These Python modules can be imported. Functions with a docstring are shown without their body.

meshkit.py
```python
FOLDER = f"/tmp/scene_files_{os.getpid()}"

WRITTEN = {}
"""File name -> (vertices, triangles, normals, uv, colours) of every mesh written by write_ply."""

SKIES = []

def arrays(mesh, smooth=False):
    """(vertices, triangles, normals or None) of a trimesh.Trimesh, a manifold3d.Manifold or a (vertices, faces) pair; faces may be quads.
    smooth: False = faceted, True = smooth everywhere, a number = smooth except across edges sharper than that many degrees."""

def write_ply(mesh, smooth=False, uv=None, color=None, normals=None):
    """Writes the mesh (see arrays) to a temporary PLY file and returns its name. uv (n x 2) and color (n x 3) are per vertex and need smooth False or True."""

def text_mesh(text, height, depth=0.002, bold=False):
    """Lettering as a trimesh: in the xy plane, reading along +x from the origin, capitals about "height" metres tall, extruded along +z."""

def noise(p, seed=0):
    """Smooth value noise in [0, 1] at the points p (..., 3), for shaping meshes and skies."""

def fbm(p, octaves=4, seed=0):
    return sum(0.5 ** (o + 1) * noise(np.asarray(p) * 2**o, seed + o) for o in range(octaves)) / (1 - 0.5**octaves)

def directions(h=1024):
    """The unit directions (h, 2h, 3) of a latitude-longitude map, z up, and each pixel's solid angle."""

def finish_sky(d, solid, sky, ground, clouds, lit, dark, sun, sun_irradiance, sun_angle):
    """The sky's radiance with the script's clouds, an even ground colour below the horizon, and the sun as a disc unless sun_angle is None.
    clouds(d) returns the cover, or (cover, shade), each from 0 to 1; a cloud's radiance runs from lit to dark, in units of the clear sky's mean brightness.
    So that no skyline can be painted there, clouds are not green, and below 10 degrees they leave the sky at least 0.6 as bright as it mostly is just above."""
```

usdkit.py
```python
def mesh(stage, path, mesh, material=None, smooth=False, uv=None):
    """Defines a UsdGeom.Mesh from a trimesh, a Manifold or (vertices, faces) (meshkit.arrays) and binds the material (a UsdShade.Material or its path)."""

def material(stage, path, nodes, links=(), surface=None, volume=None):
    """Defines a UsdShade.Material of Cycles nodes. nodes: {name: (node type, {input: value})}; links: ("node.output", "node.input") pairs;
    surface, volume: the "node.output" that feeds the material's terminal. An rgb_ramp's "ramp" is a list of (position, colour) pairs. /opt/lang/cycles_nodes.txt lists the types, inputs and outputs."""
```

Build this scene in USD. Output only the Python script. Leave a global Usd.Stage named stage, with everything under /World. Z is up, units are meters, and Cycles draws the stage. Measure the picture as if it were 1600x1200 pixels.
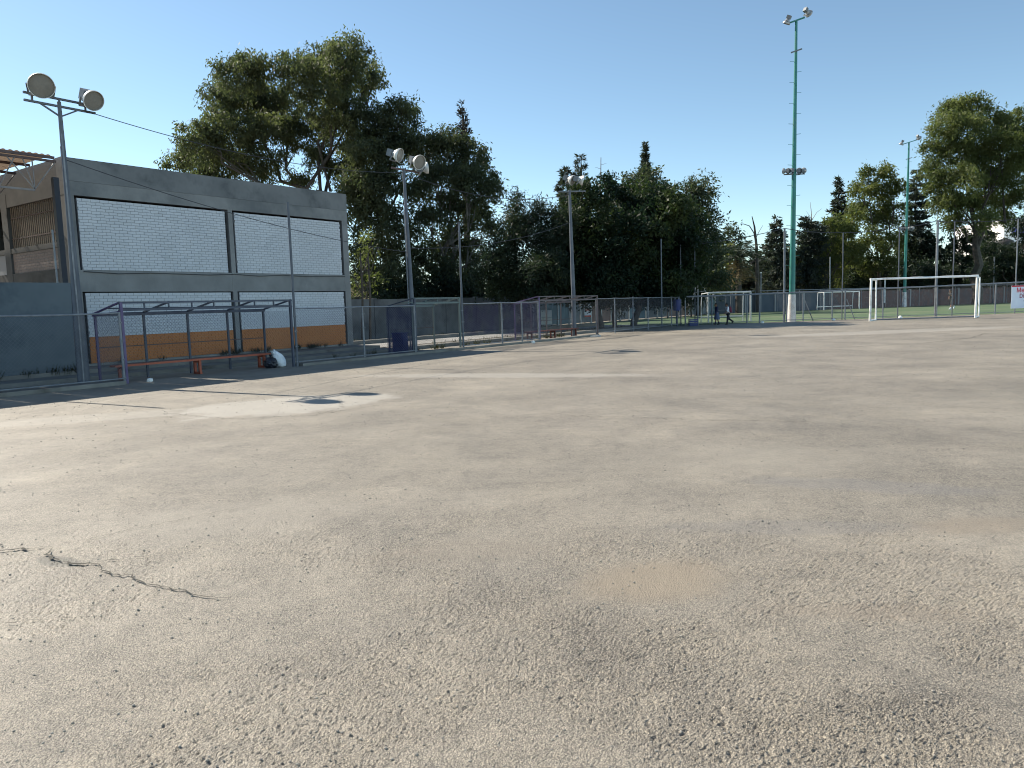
"""A dusty asphalt sports court with a school block, floodlights and trees: OpenUSD, rendered by Cycles."""
import math, random
import numpy as np
import trimesh, manifold3d, shapely
import shapely.geometry as sg
import usdkit, meshkit
from pxr import Usd, UsdGeom, UsdLux, UsdShade, Gf, Sdf, Vt

stage = Usd.Stage.CreateInMemory()
UsdGeom.SetStageUpAxis(stage, UsdGeom.Tokens.z)
UsdGeom.SetStageMetersPerUnit(stage, 1.0)
UsdGeom.Xform.Define(stage, '/World')
stage.SetDefaultPrim(stage.GetPrimAtPath('/World'))
UsdGeom.Scope.Define(stage, '/World/Looks')

# ------------------------------------------------------------------ camera, sky, sun, exposure
EYE = np.array([0.0, 0.0, 1.55])
FPX, PITCH, ROLL = 1174.0, math.radians(5.99), math.radians(1.71)
_f = np.array([0, math.cos(PITCH), -math.sin(PITCH)])
_u0 = np.array([0, math.sin(PITCH), math.cos(PITCH)])
_r0 = np.array([1.0, 0, 0])
_R = math.cos(ROLL) * _r0 - math.sin(ROLL) * _u0
_U = math.sin(ROLL) * _r0 + math.cos(ROLL) * _u0
cam = UsdGeom.Camera.Define(stage, '/World/camera')
cam.CreateHorizontalApertureAttr(36.0)
cam.CreateVerticalApertureAttr(27.0)
cam.CreateFocalLengthAttr(FPX / 1600 * 36.0)
cam.CreateClippingRangeAttr(Gf.Vec2f(0.05, 3000))
cam.CreateExposureAttr(EXPOSURE := 0.88)
cam.AddTransformOp().Set(Gf.Matrix4d(*_R, 0, *_U, 0, *(-_f), 0, *EYE, 1))

SUN_EL = math.radians(40.5)
SUN = np.array([-0.865, 0.502, 0.0]); SUN /= np.linalg.norm(SUN)
SUN_DIR = np.array([SUN[0] * math.cos(SUN_EL), SUN[1] * math.cos(SUN_EL), math.sin(SUN_EL)])
SKY_STRENGTH, SUN_POWER = 0.096, 1.25
sky_mat = usdkit.material(stage, '/World/Looks/sky_look', {
    'sky': ('sky_texture', {'sky_type': 'single_scattering', 'sun_disc': False, 'sun_elevation': SUN_EL,
                            'sun_rotation': math.atan2(SUN[0], SUN[1]), 'altitude': 2200.0, 'air_density': 1.0,
                            'aerosol_density': 1.0, 'ozone_density': 0.2}),
    'tint': ('mix_color', {'blend_type': 'multiply', 'fac': 1.0, 'b': (0.98, 1.07, 1.0), 'use_clamp': False}),
    'bg': ('background_shader', {'strength': SKY_STRENGTH})}, [('sky.color', 'tint.a'), ('tint.result', 'bg.color')], surface='bg.background')
dome = UsdLux.DomeLight.Define(stage, '/World/sky')
UsdShade.MaterialBindingAPI.Apply(dome.GetPrim()).Bind(sky_mat)
dome.GetPrim().SetCustomDataByKey('kind', 'structure')
sun = UsdLux.DistantLight.Define(stage, '/World/sun')
sun.CreateIntensityAttr(SUN_POWER); sun.CreateAngleAttr(0.53); sun.CreateColorAttr(Gf.Vec3f(1.0, 0.915, 0.78))
sun.CreateNormalizeAttr(True)
_x = np.cross([0, 0, 1], SUN_DIR); _x /= np.linalg.norm(_x); _y = np.cross(SUN_DIR, _x)
sun.AddTransformOp().Set(Gf.Matrix4d(*_x, 0, *_y, 0, *SUN_DIR, 0, 0, 0, 60, 1))

# ------------------------------------------------------------------ helpers
TAKEN = set()
def path_for(name, parent):
    base = parent.GetPath().pathString if parent is not None else '/World'
    p, k = f'{base}/{name}', 0
    while p in TAKEN:
        k += 1; p = f'{base}/{name}_{k:03d}'
    TAKEN.add(p)
    return p

def tag(prim, label=None, cat=None, group=None, kind=None):
    for k, v in (('label', label), ('category', cat), ('group', group), ('kind', kind)):
        if v: prim.SetCustomDataByKey(k, v)
    return prim

def thing(name, label, cat, loc=(0, 0, 0), rotz=0.0, group=None):
    x = UsdGeom.Xform.Define(stage, path_for(name, None))
    x.AddTranslateOp().Set(Gf.Vec3d(*map(float, loc)))
    if rotz: x.AddRotateZOp().Set(math.degrees(rotz))
    p = x.GetPrim()
    ORIGIN[p.GetPath().pathString] = np.asarray(loc, float)
    return tag(p, label, cat, group)
ORIGIN = {}

class MB:
    """collects simple solids; build() makes them ONE mesh"""
    def __init__(s): s.v, s.f, s.n = [], [], 0
    def add(s, v, f):
        v, f = np.asarray(v, float), np.asarray(f, int)
        if f.shape[1] == 4: f = np.vstack([f[:, [0, 1, 2]], f[:, [0, 2, 3]]])
        s.v.append(v); s.f.append(f + s.n); s.n += len(v); return s
    def tm(s, m): return s.add(m.vertices, m.faces)
    def hexa(s, c):                    # 8 corners: bottom 4 ccw, top 4 ccw
        return s.add(c, [[3, 2, 1, 0], [4, 5, 6, 7], [0, 1, 5, 4], [1, 2, 6, 5], [2, 3, 7, 6], [3, 0, 4, 7]])
    def box(s, lo, hi):
        (a, b, c), (d, e, g) = lo, hi
        return s.hexa([(a, b, c), (d, b, c), (d, e, c), (a, e, c), (a, b, g), (d, b, g), (d, e, g), (a, e, g)])
    def uvbox(s, u0, u1, n0, n1, z0, z1):   # box aligned with the court edge; n0 < n1
        c = [W(u0, n0), W(u0, n1), W(u1, n1), W(u1, n0)]
        return s.hexa([(p[0], p[1], z0) for p in c] + [(p[0], p[1], z1) for p in c])
    def tube(s, pts, r, k=8, cap=True):
        pts = np.asarray(pts, float); m = len(pts)
        r = np.full(m, r, float) if np.ndim(r) == 0 else np.asarray(r, float)
        t = np.gradient(pts, axis=0); t /= np.maximum(np.linalg.norm(t, axis=1, keepdims=True), 1e-9)
        ref = np.array([0, 0, 1.0]) if abs(t[0][2]) < 0.9 else np.array([1.0, 0, 0])
        a = np.cross(t, ref); a /= np.maximum(np.linalg.norm(a, axis=1, keepdims=True), 1e-9); b = np.cross(t, a)
        ang = np.arange(k) / k * 2 * math.pi
        v = (pts[:, None] + r[:, None, None] * (a[:, None] * np.cos(ang)[None, :, None] + b[:, None] * np.sin(ang)[None, :, None])).reshape(-1, 3)
        f = []
        for i in range(m - 1):
            for j in range(k):
                q = (j + 1) % k; f.append([i * k + j, (i + 1) * k + j, (i + 1) * k + q, i * k + q])
        s.add(v, f)
        if cap:
            for e, o in ((0, 1), (m - 1, -1)):
                idx = np.arange(k) if o > 0 else np.arange(k)[::-1]
                s.add(np.vstack([v[e * k:(e + 1) * k], pts[e]]), [[idx[j], idx[(j + 1) % k], k] for j in range(k)])
        return s
    def bar(s, p0, p1, w, h=None):     # rectangular bar
        p0, p1 = np.asarray(p0, float), np.asarray(p1, float); h = h or w
        t = p1 - p0; t /= np.linalg.norm(t)
        ref = np.array([0, 0, 1.0]) if abs(t[2]) < 0.95 else np.array([D2[0], D2[1], 0])
        a = np.cross(t, ref); a /= np.linalg.norm(a); b = np.cross(a, t)
        o = [(-1, -1), (1, -1), (1, 1), (-1, 1)]
        return s.hexa([p0 + a * x * w / 2 + b * y * h / 2 for x, y in o] + [p1 + a * x * w / 2 + b * y * h / 2 for x, y in o])
    def lathe(s, prof, origin, axis, k=20):  # prof: (radius, distance along axis)
        axis = np.asarray(axis, float); axis /= np.linalg.norm(axis)
        ref = np.array([0, 0, 1.0]) if abs(axis[2]) < 0.9 else np.array([1.0, 0, 0])
        a = np.cross(axis, ref); a /= np.linalg.norm(a); b = np.cross(axis, a)
        ang = np.arange(k) / k * 2 * math.pi
        v = np.array([np.asarray(origin) + axis * h + r * (a * math.cos(t) + b * math.sin(t)) for r, h in prof for t in ang])
        f = [[i * k + j, i * k + (j + 1) % k, (i + 1) * k + (j + 1) % k, (i + 1) * k + j] for i in range(len(prof) - 1) for j in range(k)]
        return s.add(v, f)
    def build(s, name, material, parent=None, smooth=False, label=None, kind=None):
        v, f = np.vstack(s.v), np.vstack(s.f)
        return put(name, (v, f), material, parent, smooth, label, kind)

def put(name, mesh, material, parent=None, smooth=False, label=None, kind=None):
    """ONE mesh of the scene, given in world metres, stored about its thing's base"""
    v, f, _ = meshkit.arrays(mesh, False)
    top = parent
    off = np.zeros(3)
    while top is not None and top.GetPath().pathString != '/World':
        off = ORIGIN.get(top.GetPath().pathString, np.zeros(3)) if top.GetPath().pathString in ORIGIN else off
        top = top.GetParent()
    m = usdkit.mesh(stage, path_for(name, parent), (v - off, f), material, smooth=smooth)
    return tag(m.GetPrim(), label=label, kind=kind)

ALPHA = math.radians(35.83)            # heading of the court's long left edge
D2 = np.array([math.sin(ALPHA), math.cos(ALPHA)])   # along that edge, away from the viewer
N2 = np.array([math.cos(ALPHA), -math.sin(ALPHA)])  # from the edge on to the court
def W(u, n, z=0.0):
    return np.array([u * D2[0] + n * N2[0], u * D2[1] + n * N2[1], z])
D3, N3, Z3 = np.array([*D2, 0]), np.array([*N2, 0]), np.array([0, 0, 1.0])

def at(px, py, y):
    """world point seen in survey direction (px, py) at the given distance y ahead"""
    d = _f + _R * (px - 800) / FPX - _U * (py - 600) / FPX
    return EYE + d * (y / d[1])

# ------------------------------------------------------------------ materials
MATS = {}
def mat(name, col, rough=0.75, col2=None, scale=3.0, bump=0.0, bscale=60.0, metal=0.0, spec=0.4, dirt=None, dscale=0.7, lo=0.35, hi=0.65):
    if name in MATS: return MATS[name]
    n = {'p': ('principled_bsdf', {'roughness': rough, 'metallic': metal, 'specular_ior_level': spec, 'base_color': col}), 'g': ('geometry', {})}
    l = []
    if col2 is not None:
        n['n'] = ('noise_texture', {'scale': scale, 'detail': 6.0, 'roughness': 0.6}); l.append(('g.position', 'n.vector'))
        n['r'] = ('rgb_ramp', {'ramp': [(lo, col), (hi, col2)]}); l.append(('n.fac', 'r.fac'))
        last = 'r.color'
        if dirt is not None:
            n['n2'] = ('noise_texture', {'scale': dscale, 'detail': 5.0, 'roughness': 0.65}); l.append(('g.position', 'n2.vector'))
            n['r2'] = ('rgb_ramp', {'ramp': [(0.5, (0, 0, 0)), (0.68, (1, 1, 1))]}); l.append(('n2.fac', 'r2.fac'))
            n['m'] = ('mix_color', {'b': dirt}); l += [('r2.color', 'm.fac'), ('r.color', 'm.a')]
            last = 'm.result'
        l.append((last, 'p.base_color'))
    if bump:
        n['nb'] = ('noise_texture', {'scale': bscale, 'detail': 4.0, 'roughness': 0.6}); l.append(('g.position', 'nb.vector'))
        n['b'] = ('bump', {'strength': bump, 'distance': 0.01}); l += [('nb.fac', 'b.height'), ('b.normal', 'p.normal')]
    MATS[name] = usdkit.material(stage, '/World/Looks/' + name, n, l, surface='p.BSDF')
    return MATS[name]

def leaf_mat(name, dark, light, trans=0.4, scale=0.45):
    if name in MATS: return MATS[name]
    n = {'g': ('geometry', {}), 'n': ('noise_texture', {'scale': scale, 'detail': 3.0}),
         'a': ('math', {'math_type': 'multiply_add', 'value2': 0.55, 'value3': -0.27}),
         's': ('math', {'math_type': 'add', 'use_clamp': True}),
         'r': ('rgb_ramp', {'ramp': [(0.2, dark), (0.8, light)]}),
         'd': ('principled_bsdf', {'roughness': 0.55, 'specular_ior_level': 0.25}),
         'tc': ('mix_color', {'blend_type': 'multiply', 'fac': 1.0, 'b': (0.88, 1.0, 0.50)}), 'tg': ('gamma', {'gamma': 0.85}),
         't': ('translucent_bsdf', {}), 'x': ('mix_closure', {'fac': trans})}
    l = [('g.position', 'n.vector'), ('g.random_per_island', 'a.value1'), ('n.fac', 's.value1'), ('a.value', 's.value2'), ('s.value', 'r.fac'),
         ('r.color', 'd.base_color'), ('r.color', 'tc.a'), ('tc.result', 'tg.color'), ('tg.color', 't.color'), ('d.BSDF', 'x.closure1'), ('t.BSDF', 'x.closure2')]
    MATS[name] = usdkit.material(stage, '/World/Looks/' + name, n, l, surface='x.closure')
    return MATS[name]

CONCRETE = mat('concrete', (0.155, 0.155, 0.155), 0.9, (0.20, 0.20, 0.20), 1.3, 0.35, 40, dirt=(0.105, 0.11, 0.115), dscale=0.45)
PLASTER = mat('bare_plaster', (0.060, 0.061, 0.064), 0.9, (0.085, 0.086, 0.088), 1.0, 0.3, 40, dirt=(0.040, 0.040, 0.041), dscale=0.6)
BLUEWALL = mat('blue_grey_paint', (0.076, 0.094, 0.110), 0.85, (0.096, 0.114, 0.130), 1.2, 0.2, 40, dirt=(0.045, 0.060, 0.075), dscale=0.8)
WHITEBRICK = mat('white_brick_paint', (0.42, 0.43, 0.46), 0.7, (0.47, 0.48, 0.51), 0.9, 0.25, 90)
WHITEBRICK2 = mat('white_brick_paint_worn', (0.40, 0.41, 0.435), 0.7, (0.45, 0.46, 0.485), 1.4, 0.25, 90)
PINKBRICK = mat('faded_brick_paint', (0.17, 0.14, 0.135), 0.8, (0.22, 0.18, 0.17), 1.5, 0.2, 90)
ORANGEBRICK = mat('orange_brick_paint', (0.36, 0.125, 0.036), 0.7, (0.42, 0.155, 0.046), 1.2, 0.25, 90)
MORTAR = mat('brick_joint', (0.25, 0.255, 0.275), 0.95)
VOID = mat('deep_gap', (0.02, 0.02, 0.022), 0.95)
POLE = mat('weathered_grey_pole', (0.075, 0.085, 0.105), 0.6, (0.11, 0.12, 0.14), 2.0, metal=0.2)
DARKSTEEL = mat('dark_blue_steel', (0.035, 0.045, 0.07), 0.5, (0.06, 0.07, 0.10), 3.0)
PURPLE = mat('purple_painted_steel', (0.07, 0.05, 0.13), 0.5, (0.12, 0.09, 0.18), 4.0)
GALV = mat('galvanised_steel', (0.135, 0.145, 0.165), 0.5, (0.21, 0.22, 0.235), 5.0, metal=0.3)
WIRE = mat('galvanised_wire', (0.13, 0.135, 0.15), 0.55, metal=0.25)
CABLE = mat('black_cable', (0.03, 0.03, 0.035), 0.6)
RUST = mat('rust_primer_steel', (0.065, 0.044, 0.044), 0.75, (0.10, 0.066, 0.063), 5.0)
GREEN = mat('sea_green_paint', (0.020, 0.150, 0.128), 0.45, (0.035, 0.19, 0.165), 2.0, dirt=(0.06, 0.17, 0.14), dscale=1.5)
WHITEPAINT = mat('white_paint', (0.70, 0.70, 0.69), 0.5, (0.80, 0.80, 0.79), 4.0, dirt=(0.52, 0.50, 0.47), dscale=3.0)
PEEL = mat('peeling_white_base', (0.72, 0.70, 0.68), 0.8, (0.55, 0.53, 0.52), 2.5, 0.3, 30, dirt=(0.40, 0.33, 0.27), dscale=1.8)
LAMPSHELL = mat('spun_aluminium', (0.50, 0.50, 0.48), 0.45, (0.60, 0.60, 0.58), 6.0, metal=0.4)
MASTSHELL = mat('dull_aluminium', (0.26, 0.265, 0.275), 0.45, (0.36, 0.365, 0.37), 6.0, metal=0.4)
LAMPGLASS = mat('dusty_lamp_glass', (0.135, 0.125, 0.11), 0.4, (0.175, 0.16, 0.14), 5.0, spec=0.4)
LAMPDARK = mat('lamp_housing', (0.11, 0.12, 0.13), 0.5, (0.16, 0.17, 0.18), 5.0, metal=0.3)
ORANGE = mat('orange_red_paint', (0.27, 0.062, 0.034), 0.6, (0.34, 0.088, 0.045), 6.0)
REDDARK = mat('dull_red_paint', (0.075, 0.024, 0.020), 0.6, (0.11, 0.034, 0.028), 6.0)
BARK = mat('grey_brown_bark', (0.035, 0.030, 0.026), 0.95, (0.075, 0.064, 0.054), 3.0, 0.6, 20)
PALEBARK = mat('pale_smooth_bark', (0.070, 0.062, 0.054), 0.9, (0.125, 0.112, 0.096), 1.5, 0.4, 12)
DEADWOOD = mat('bleached_dead_wood', (0.24, 0.21, 0.18), 0.9, (0.34, 0.30, 0.27), 4.0)
# ------------------------------------------------------------------ ground
def ground_material():
    n = {'g': ('geometry', {}), 'p': ('principled_bsdf', {'roughness': 0.62, 'specular_ior_level': 0.5})}
    l = []
    def noise(k, scale, detail=4.0, rough=0.6, vec='g.position', dist=0.0):
        n[k] = ('noise_texture', {'scale': scale, 'detail': detail, 'roughness': rough, 'distortion': dist}); l.append((vec, k + '.vector'))
        return k + '.fac'
    def ramp(k, fac, stops):
        n[k] = ('rgb_ramp', {'ramp': stops}); l.append((fac, k + '.fac')); return k + '.color'
    def mix(k, fac, a, b, mode='mix', f=None):
        n[k] = ('mix_color', {'blend_type': mode})
        for s, x in (('fac', fac), ('a', a), ('b', b)):
            if isinstance(x, str): l.append((x, f'{k}.{s}'))
            else: n[k][1][s] = x
        return k + '.result'
    # dust film over grey aggregate
    big = noise('nbig', 0.16, 10.0, 0.72); med = noise('nmed', 1.3, 9.0, 0.70, dist=0.4); fine = noise('nfine', 85.0, 4.0, 0.75)
    base = ramp('rbig', big, [(0.32, (0.300, 0.270, 0.221)), (0.68, (0.350, 0.313, 0.255))])
    medm = ramp('rmed', med, [(0.30, (0.86, 0.865, 0.88)), (0.52, (1.0, 1.0, 1.0)), (0.75, (1.07, 1.06, 1.03))])
    c = mix('m1', 1.0, base, medm, 'multiply')
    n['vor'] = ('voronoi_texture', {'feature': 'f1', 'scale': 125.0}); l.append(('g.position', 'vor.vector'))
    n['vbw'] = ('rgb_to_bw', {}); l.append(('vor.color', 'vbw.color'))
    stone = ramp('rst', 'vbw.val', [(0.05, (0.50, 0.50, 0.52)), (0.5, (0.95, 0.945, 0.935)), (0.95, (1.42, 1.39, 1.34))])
    bind_shade = ramp('rbind_shade', 'vor.distance', [(0.30, (1, 1, 1)), (0.50, (0.78, 0.78, 0.78)), (0.72, (0.34, 0.34, 0.35))])  # binder colour between stones, with relief shade painted into the joints
    stone = mix('mstb', 1.0, stone, bind_shade, 'multiply')
    expo = ramp('rex', noise('nex', 0.38, 10.0, 0.74, dist=0.3), [(0.34, (0.38, 0.38, 0.38)), (0.62, (1, 1, 1))])
    c = mix('m2', expo, c, mix('m2c', 1.0, mix('m2b', 1.0, c, stone, 'multiply'), (0.87, 0.873, 0.88), 'multiply'))
    speck = ramp('rsp', fine, [(0.30, (0.50, 0.50, 0.50)), (0.44, (0.98, 0.98, 0.98)), (0.72, (1.16, 1.15, 1.13))])
    c = mix('m3', 0.75, c, mix('m3b', 1.0, c, speck, 'multiply'))
    # worn drag streaks
    n['mpx'] = ('mapping', {'scale': (0.5, 4.5, 1.0), 'rotation': (0, 0, 0.16)}); l.append(('g.position', 'mpx.vector'))
    st = ramp('rstk', noise('nstk', 1.0, 8.0, 0.72, vec='mpx.vector', dist=0.3), [(0.55, (1, 1, 1)), (0.70, (0.80, 0.805, 0.815))])
    grit = ramp('rgrit', noise('ngrit', 42.0, 6.0, 0.85), [(0.33, (0.66, 0.66, 0.67)), (0.46, (0.97, 0.97, 0.97)), (0.64, (1.10, 1.095, 1.085))])
    c = mix('m5', 1.0, c, grit, 'multiply')
    gr2 = ramp('rgr2', noise('ngr2', 8.0, 9.0, 0.82), [(0.35, (0.74, 0.745, 0.755)), (0.48, (0.99, 0.99, 0.99)), (0.66, (1.07, 1.065, 1.055))])
    c = mix('m6', 1.0, c, gr2, 'multiply')
    c = mix('m4', 0.8, c, mix('m4b', 1.0, c, st, 'multiply'))
    # open pits and torn-out stones: recess shade painted as dark colour, scattered, a few centimetres across
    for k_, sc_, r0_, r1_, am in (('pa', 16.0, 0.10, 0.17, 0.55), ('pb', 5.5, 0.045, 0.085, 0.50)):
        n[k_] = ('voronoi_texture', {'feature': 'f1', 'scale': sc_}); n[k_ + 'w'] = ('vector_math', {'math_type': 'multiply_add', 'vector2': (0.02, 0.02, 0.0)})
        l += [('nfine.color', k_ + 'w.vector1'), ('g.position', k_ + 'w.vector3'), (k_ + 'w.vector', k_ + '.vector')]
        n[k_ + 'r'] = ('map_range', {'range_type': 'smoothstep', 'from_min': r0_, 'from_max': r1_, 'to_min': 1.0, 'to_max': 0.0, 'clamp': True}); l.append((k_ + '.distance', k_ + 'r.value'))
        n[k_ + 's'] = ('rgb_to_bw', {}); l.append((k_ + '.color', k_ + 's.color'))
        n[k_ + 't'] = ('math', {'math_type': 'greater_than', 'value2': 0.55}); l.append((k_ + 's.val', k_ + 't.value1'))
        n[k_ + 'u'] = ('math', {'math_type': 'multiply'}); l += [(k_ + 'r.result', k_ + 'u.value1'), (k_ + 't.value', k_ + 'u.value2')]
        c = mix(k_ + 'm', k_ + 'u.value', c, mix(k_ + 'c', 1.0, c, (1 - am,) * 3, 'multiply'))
    # stains and patches of their own shape
    wob = noise('nwob', 1.6, 5.0, 0.65)
    smooth_total = None
    blobs = [((-3.75, 12.55), (1.75, 1.15), 0.55, (0.35, 0.328, 0.29), 0.80, 0.40),
             ((-0.3, 16.7), (3.4, 0.5), -0.30, (0.33, 0.31, 0.275), 0.6, 0.6),
             ((16.0, 31.0), (6.0, 1.2), 0.2, (0.32, 0.30, 0.265), 0.5, 0.5),
             ((-6.6, 11.6), (1.6, 0.5), 0.3, (0.32, 0.30, 0.265), 0.4, 0.5),
             ((0.76, 4.06), (0.42, 0.27), 0.35, (0.238, 0.194, 0.140), 0.72, 1.0),
             ((3.05, 4.86), (0.42, 0.17), 0.1, (0.225, 0.187, 0.142), 0.6, 1.0),
             ((-0.3, 4.66), (0.55, 0.22), 0.15, (0.21, 0.18, 0.142), 0.4, 0.9),
             ((1.75, 3.55), (0.5, 0.10), -0.1, (0.22, 0.185, 0.145), 0.4, 0.9),
             ((-2.1, 5.6), (1.0, 0.5), 0.2, (0.27, 0.245, 0.205), 0.4, 0.9),
             ((2.2, 7.2), (1.3, 0.6), -0.1, (0.27, 0.243, 0.2), 0.4, 0.9),
             ((2.9, 6.0), (0.9, 0.22), -0.35, (0.17, 0.165, 0.165), 0.35, 0.6),
             ((1.9, 4.95), (0.8, 0.16), -0.12, (0.16, 0.155, 0.15), 0.35, 0.6),
             ((-2.95, 4.70), (0.20, 0.07), -0.5, (0.10, 0.095, 0.08), 0.75, 0.4)]
    for i, ((cx, cy), (rx, ry), rot, col, amt, soft) in enumerate(blobs):
        n[f's{i}'] = ('vector_math', {'math_type': 'subtract', 'vector2': (cx, cy, 0)}); l.append(('g.position', f's{i}.vector1'))
        n[f'v{i}'] = ('vector_rotate', {'rotate_type': 'z_axis', 'angle': -rot}); l.append((f's{i}.vector', f'v{i}.vector'))
        n[f'k{i}'] = ('vector_math', {'math_type': 'multiply', 'vector2': (1 / rx, 1 / ry, 0)}); l.append((f'v{i}.vector', f'k{i}.vector1'))
        n[f'l{i}'] = ('vector_math', {'math_type': 'length'}); l.append((f'k{i}.vector', f'l{i}.vector1'))
        n[f'w{i}'] = ('math', {'math_type': 'multiply_add', 'value2': 1.3, 'value3': -0.65}); l.append((wob, f'w{i}.value1'))
        n[f'a{i}'] = ('math', {'math_type': 'add'}); l += [(f'l{i}.value', f'a{i}.value1'), (f'w{i}.value', f'a{i}.value2')]
        n[f'q{i}'] = ('map_range', {'range_type': 'smoothstep', 'from_min': 1.0 - soft / 2, 'from_max': 1.0 + soft / 2, 'to_min': amt, 'to_max': 0.0, 'clamp': True}); l.append((f'a{i}.value', f'q{i}.value'))
        c = mix(f'bm{i}', f'q{i}.result', c, mix(f'bc{i}', 0.55, col, mix(f'bd{i}', 1.0, col, speck, 'multiply')))
    l.append((c, 'p.base_color'))
    # relief: aggregate cells, pits, gentle undulation
    n['hv'] = ('math', {'math_type': 'multiply', 'value2': -0.9}); l.append(('vor.distance', 'hv.value1'))
    n['vo2'] = ('voronoi_texture', {'feature': 'f1', 'scale': 210.0}); l.append(('g.position', 'vo2.vector'))
    n['hv2'] = ('math', {'math_type': 'multiply_add', 'value2': -0.5}); l += [('vo2.distance', 'hv2.value1'), ('hv.value', 'hv2.value3')]
    n['hn'] = ('math', {'math_type': 'multiply_add', 'value2': 0.45}); l += [(noise('nb2', 300.0, 3.0, 0.8), 'hn.value1'), ('hv2.value', 'hn.value3')]
    n['exb'] = ('rgb_to_bw', {}); l.append((expo, 'exb.color'))
    n['bs'] = ('math', {'math_type': 'multiply_add', 'value2': 0.50, 'value3': 0.35}); l.append(('exb.val', 'bs.value1'))
    n['b'] = ('bump', {'distance': 0.007}); l += [('hn.value', 'b.height'), ('bs.value', 'b.strength')]
    n['bw'] = ('bump', {'distance': 0.25, 'strength': 0.16}); l += [(noise('nb3', 1.1, 5.0, 0.6), 'bw.height'), ('b.normal', 'bw.normal'), ('bw.normal', 'p.normal')]
    return usdkit.material(stage, '/World/Looks/dusty_asphalt', n, l, surface='p.BSDF')

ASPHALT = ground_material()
DIRT = mat('trodden_dirt', (0.22, 0.185, 0.145), 0.95, (0.36, 0.31, 0.25), 0.8, 0.5, 30, dirt=(0.17, 0.15, 0.12), dscale=0.3)
TURF = mat('worn_turf', (0.055, 0.098, 0.045), 0.95, (0.092, 0.140, 0.068), 1.2, 0.8, 60, dirt=(0.145, 0.165, 0.095), dscale=0.12)
KERB = mat('kerb_concrete', (0.13, 0.125, 0.115), 0.9, (0.20, 0.19, 0.172), 2.0, 0.4, 30, dirt=(0.08, 0.074, 0.066), dscale=1.0)
EARTH = mat('brown_earth', (0.17, 0.125, 0.09), 0.95, (0.25, 0.19, 0.14), 2.0, 0.6, 25)

K = np.array([10.6, 45.6])             # far left corner of the court
FARDIR = np.array([29.4, 5.6]); FARDIR /= np.linalg.norm(FARDIR)
def far_pt(x): return np.array([x, K[1] + (x - K[0]) * FARDIR[1] / FARDIR[0], 0.0])
def sheet(name, poly, z, m, kind='structure', hole=None):
    p = sg.Polygon([tuple(q[:2]) for q in poly], [hole] if hole else None)
    v, f = trimesh.creation.triangulate_polygon(p, engine='earcut')
    v3 = np.c_[v, np.full(len(v), z)]
    a = np.cross(v3[f[:, 1]] - v3[f[:, 0]], v3[f[:, 2]] - v3[f[:, 0]])[:, 2]
    f = np.where(a[:, None] < 0, f[:, ::-1], f)
    return v3, f

terrain = sheet('terrain', [(-900, -900), (900, -900), (900, 900), (-900, 900)], -0.02, None)
tag(put('terrain', terrain, DIRT), 'bare earth ground beyond the court', None, None, 'structure')

# asphalt: a coarse outer sheet and a finely broken-up surface where one stands close to it
from scipy.spatial import cKDTree
Y0, Y1 = 1.9, 6.6
def half(y): return 0.75 * y + 0.55
ny, nx = 600, 900
ys = Y0 * (Y1 / Y0) ** np.linspace(0, 1, ny)
gy, gs = np.meshgrid(ys, np.linspace(-1, 1, nx), indexing='ij')
gx = gs * half(gy)
p3 = np.stack([gx, gy, np.zeros_like(gx)], -1)
rng0 = np.random.default_rng(5)
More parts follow.
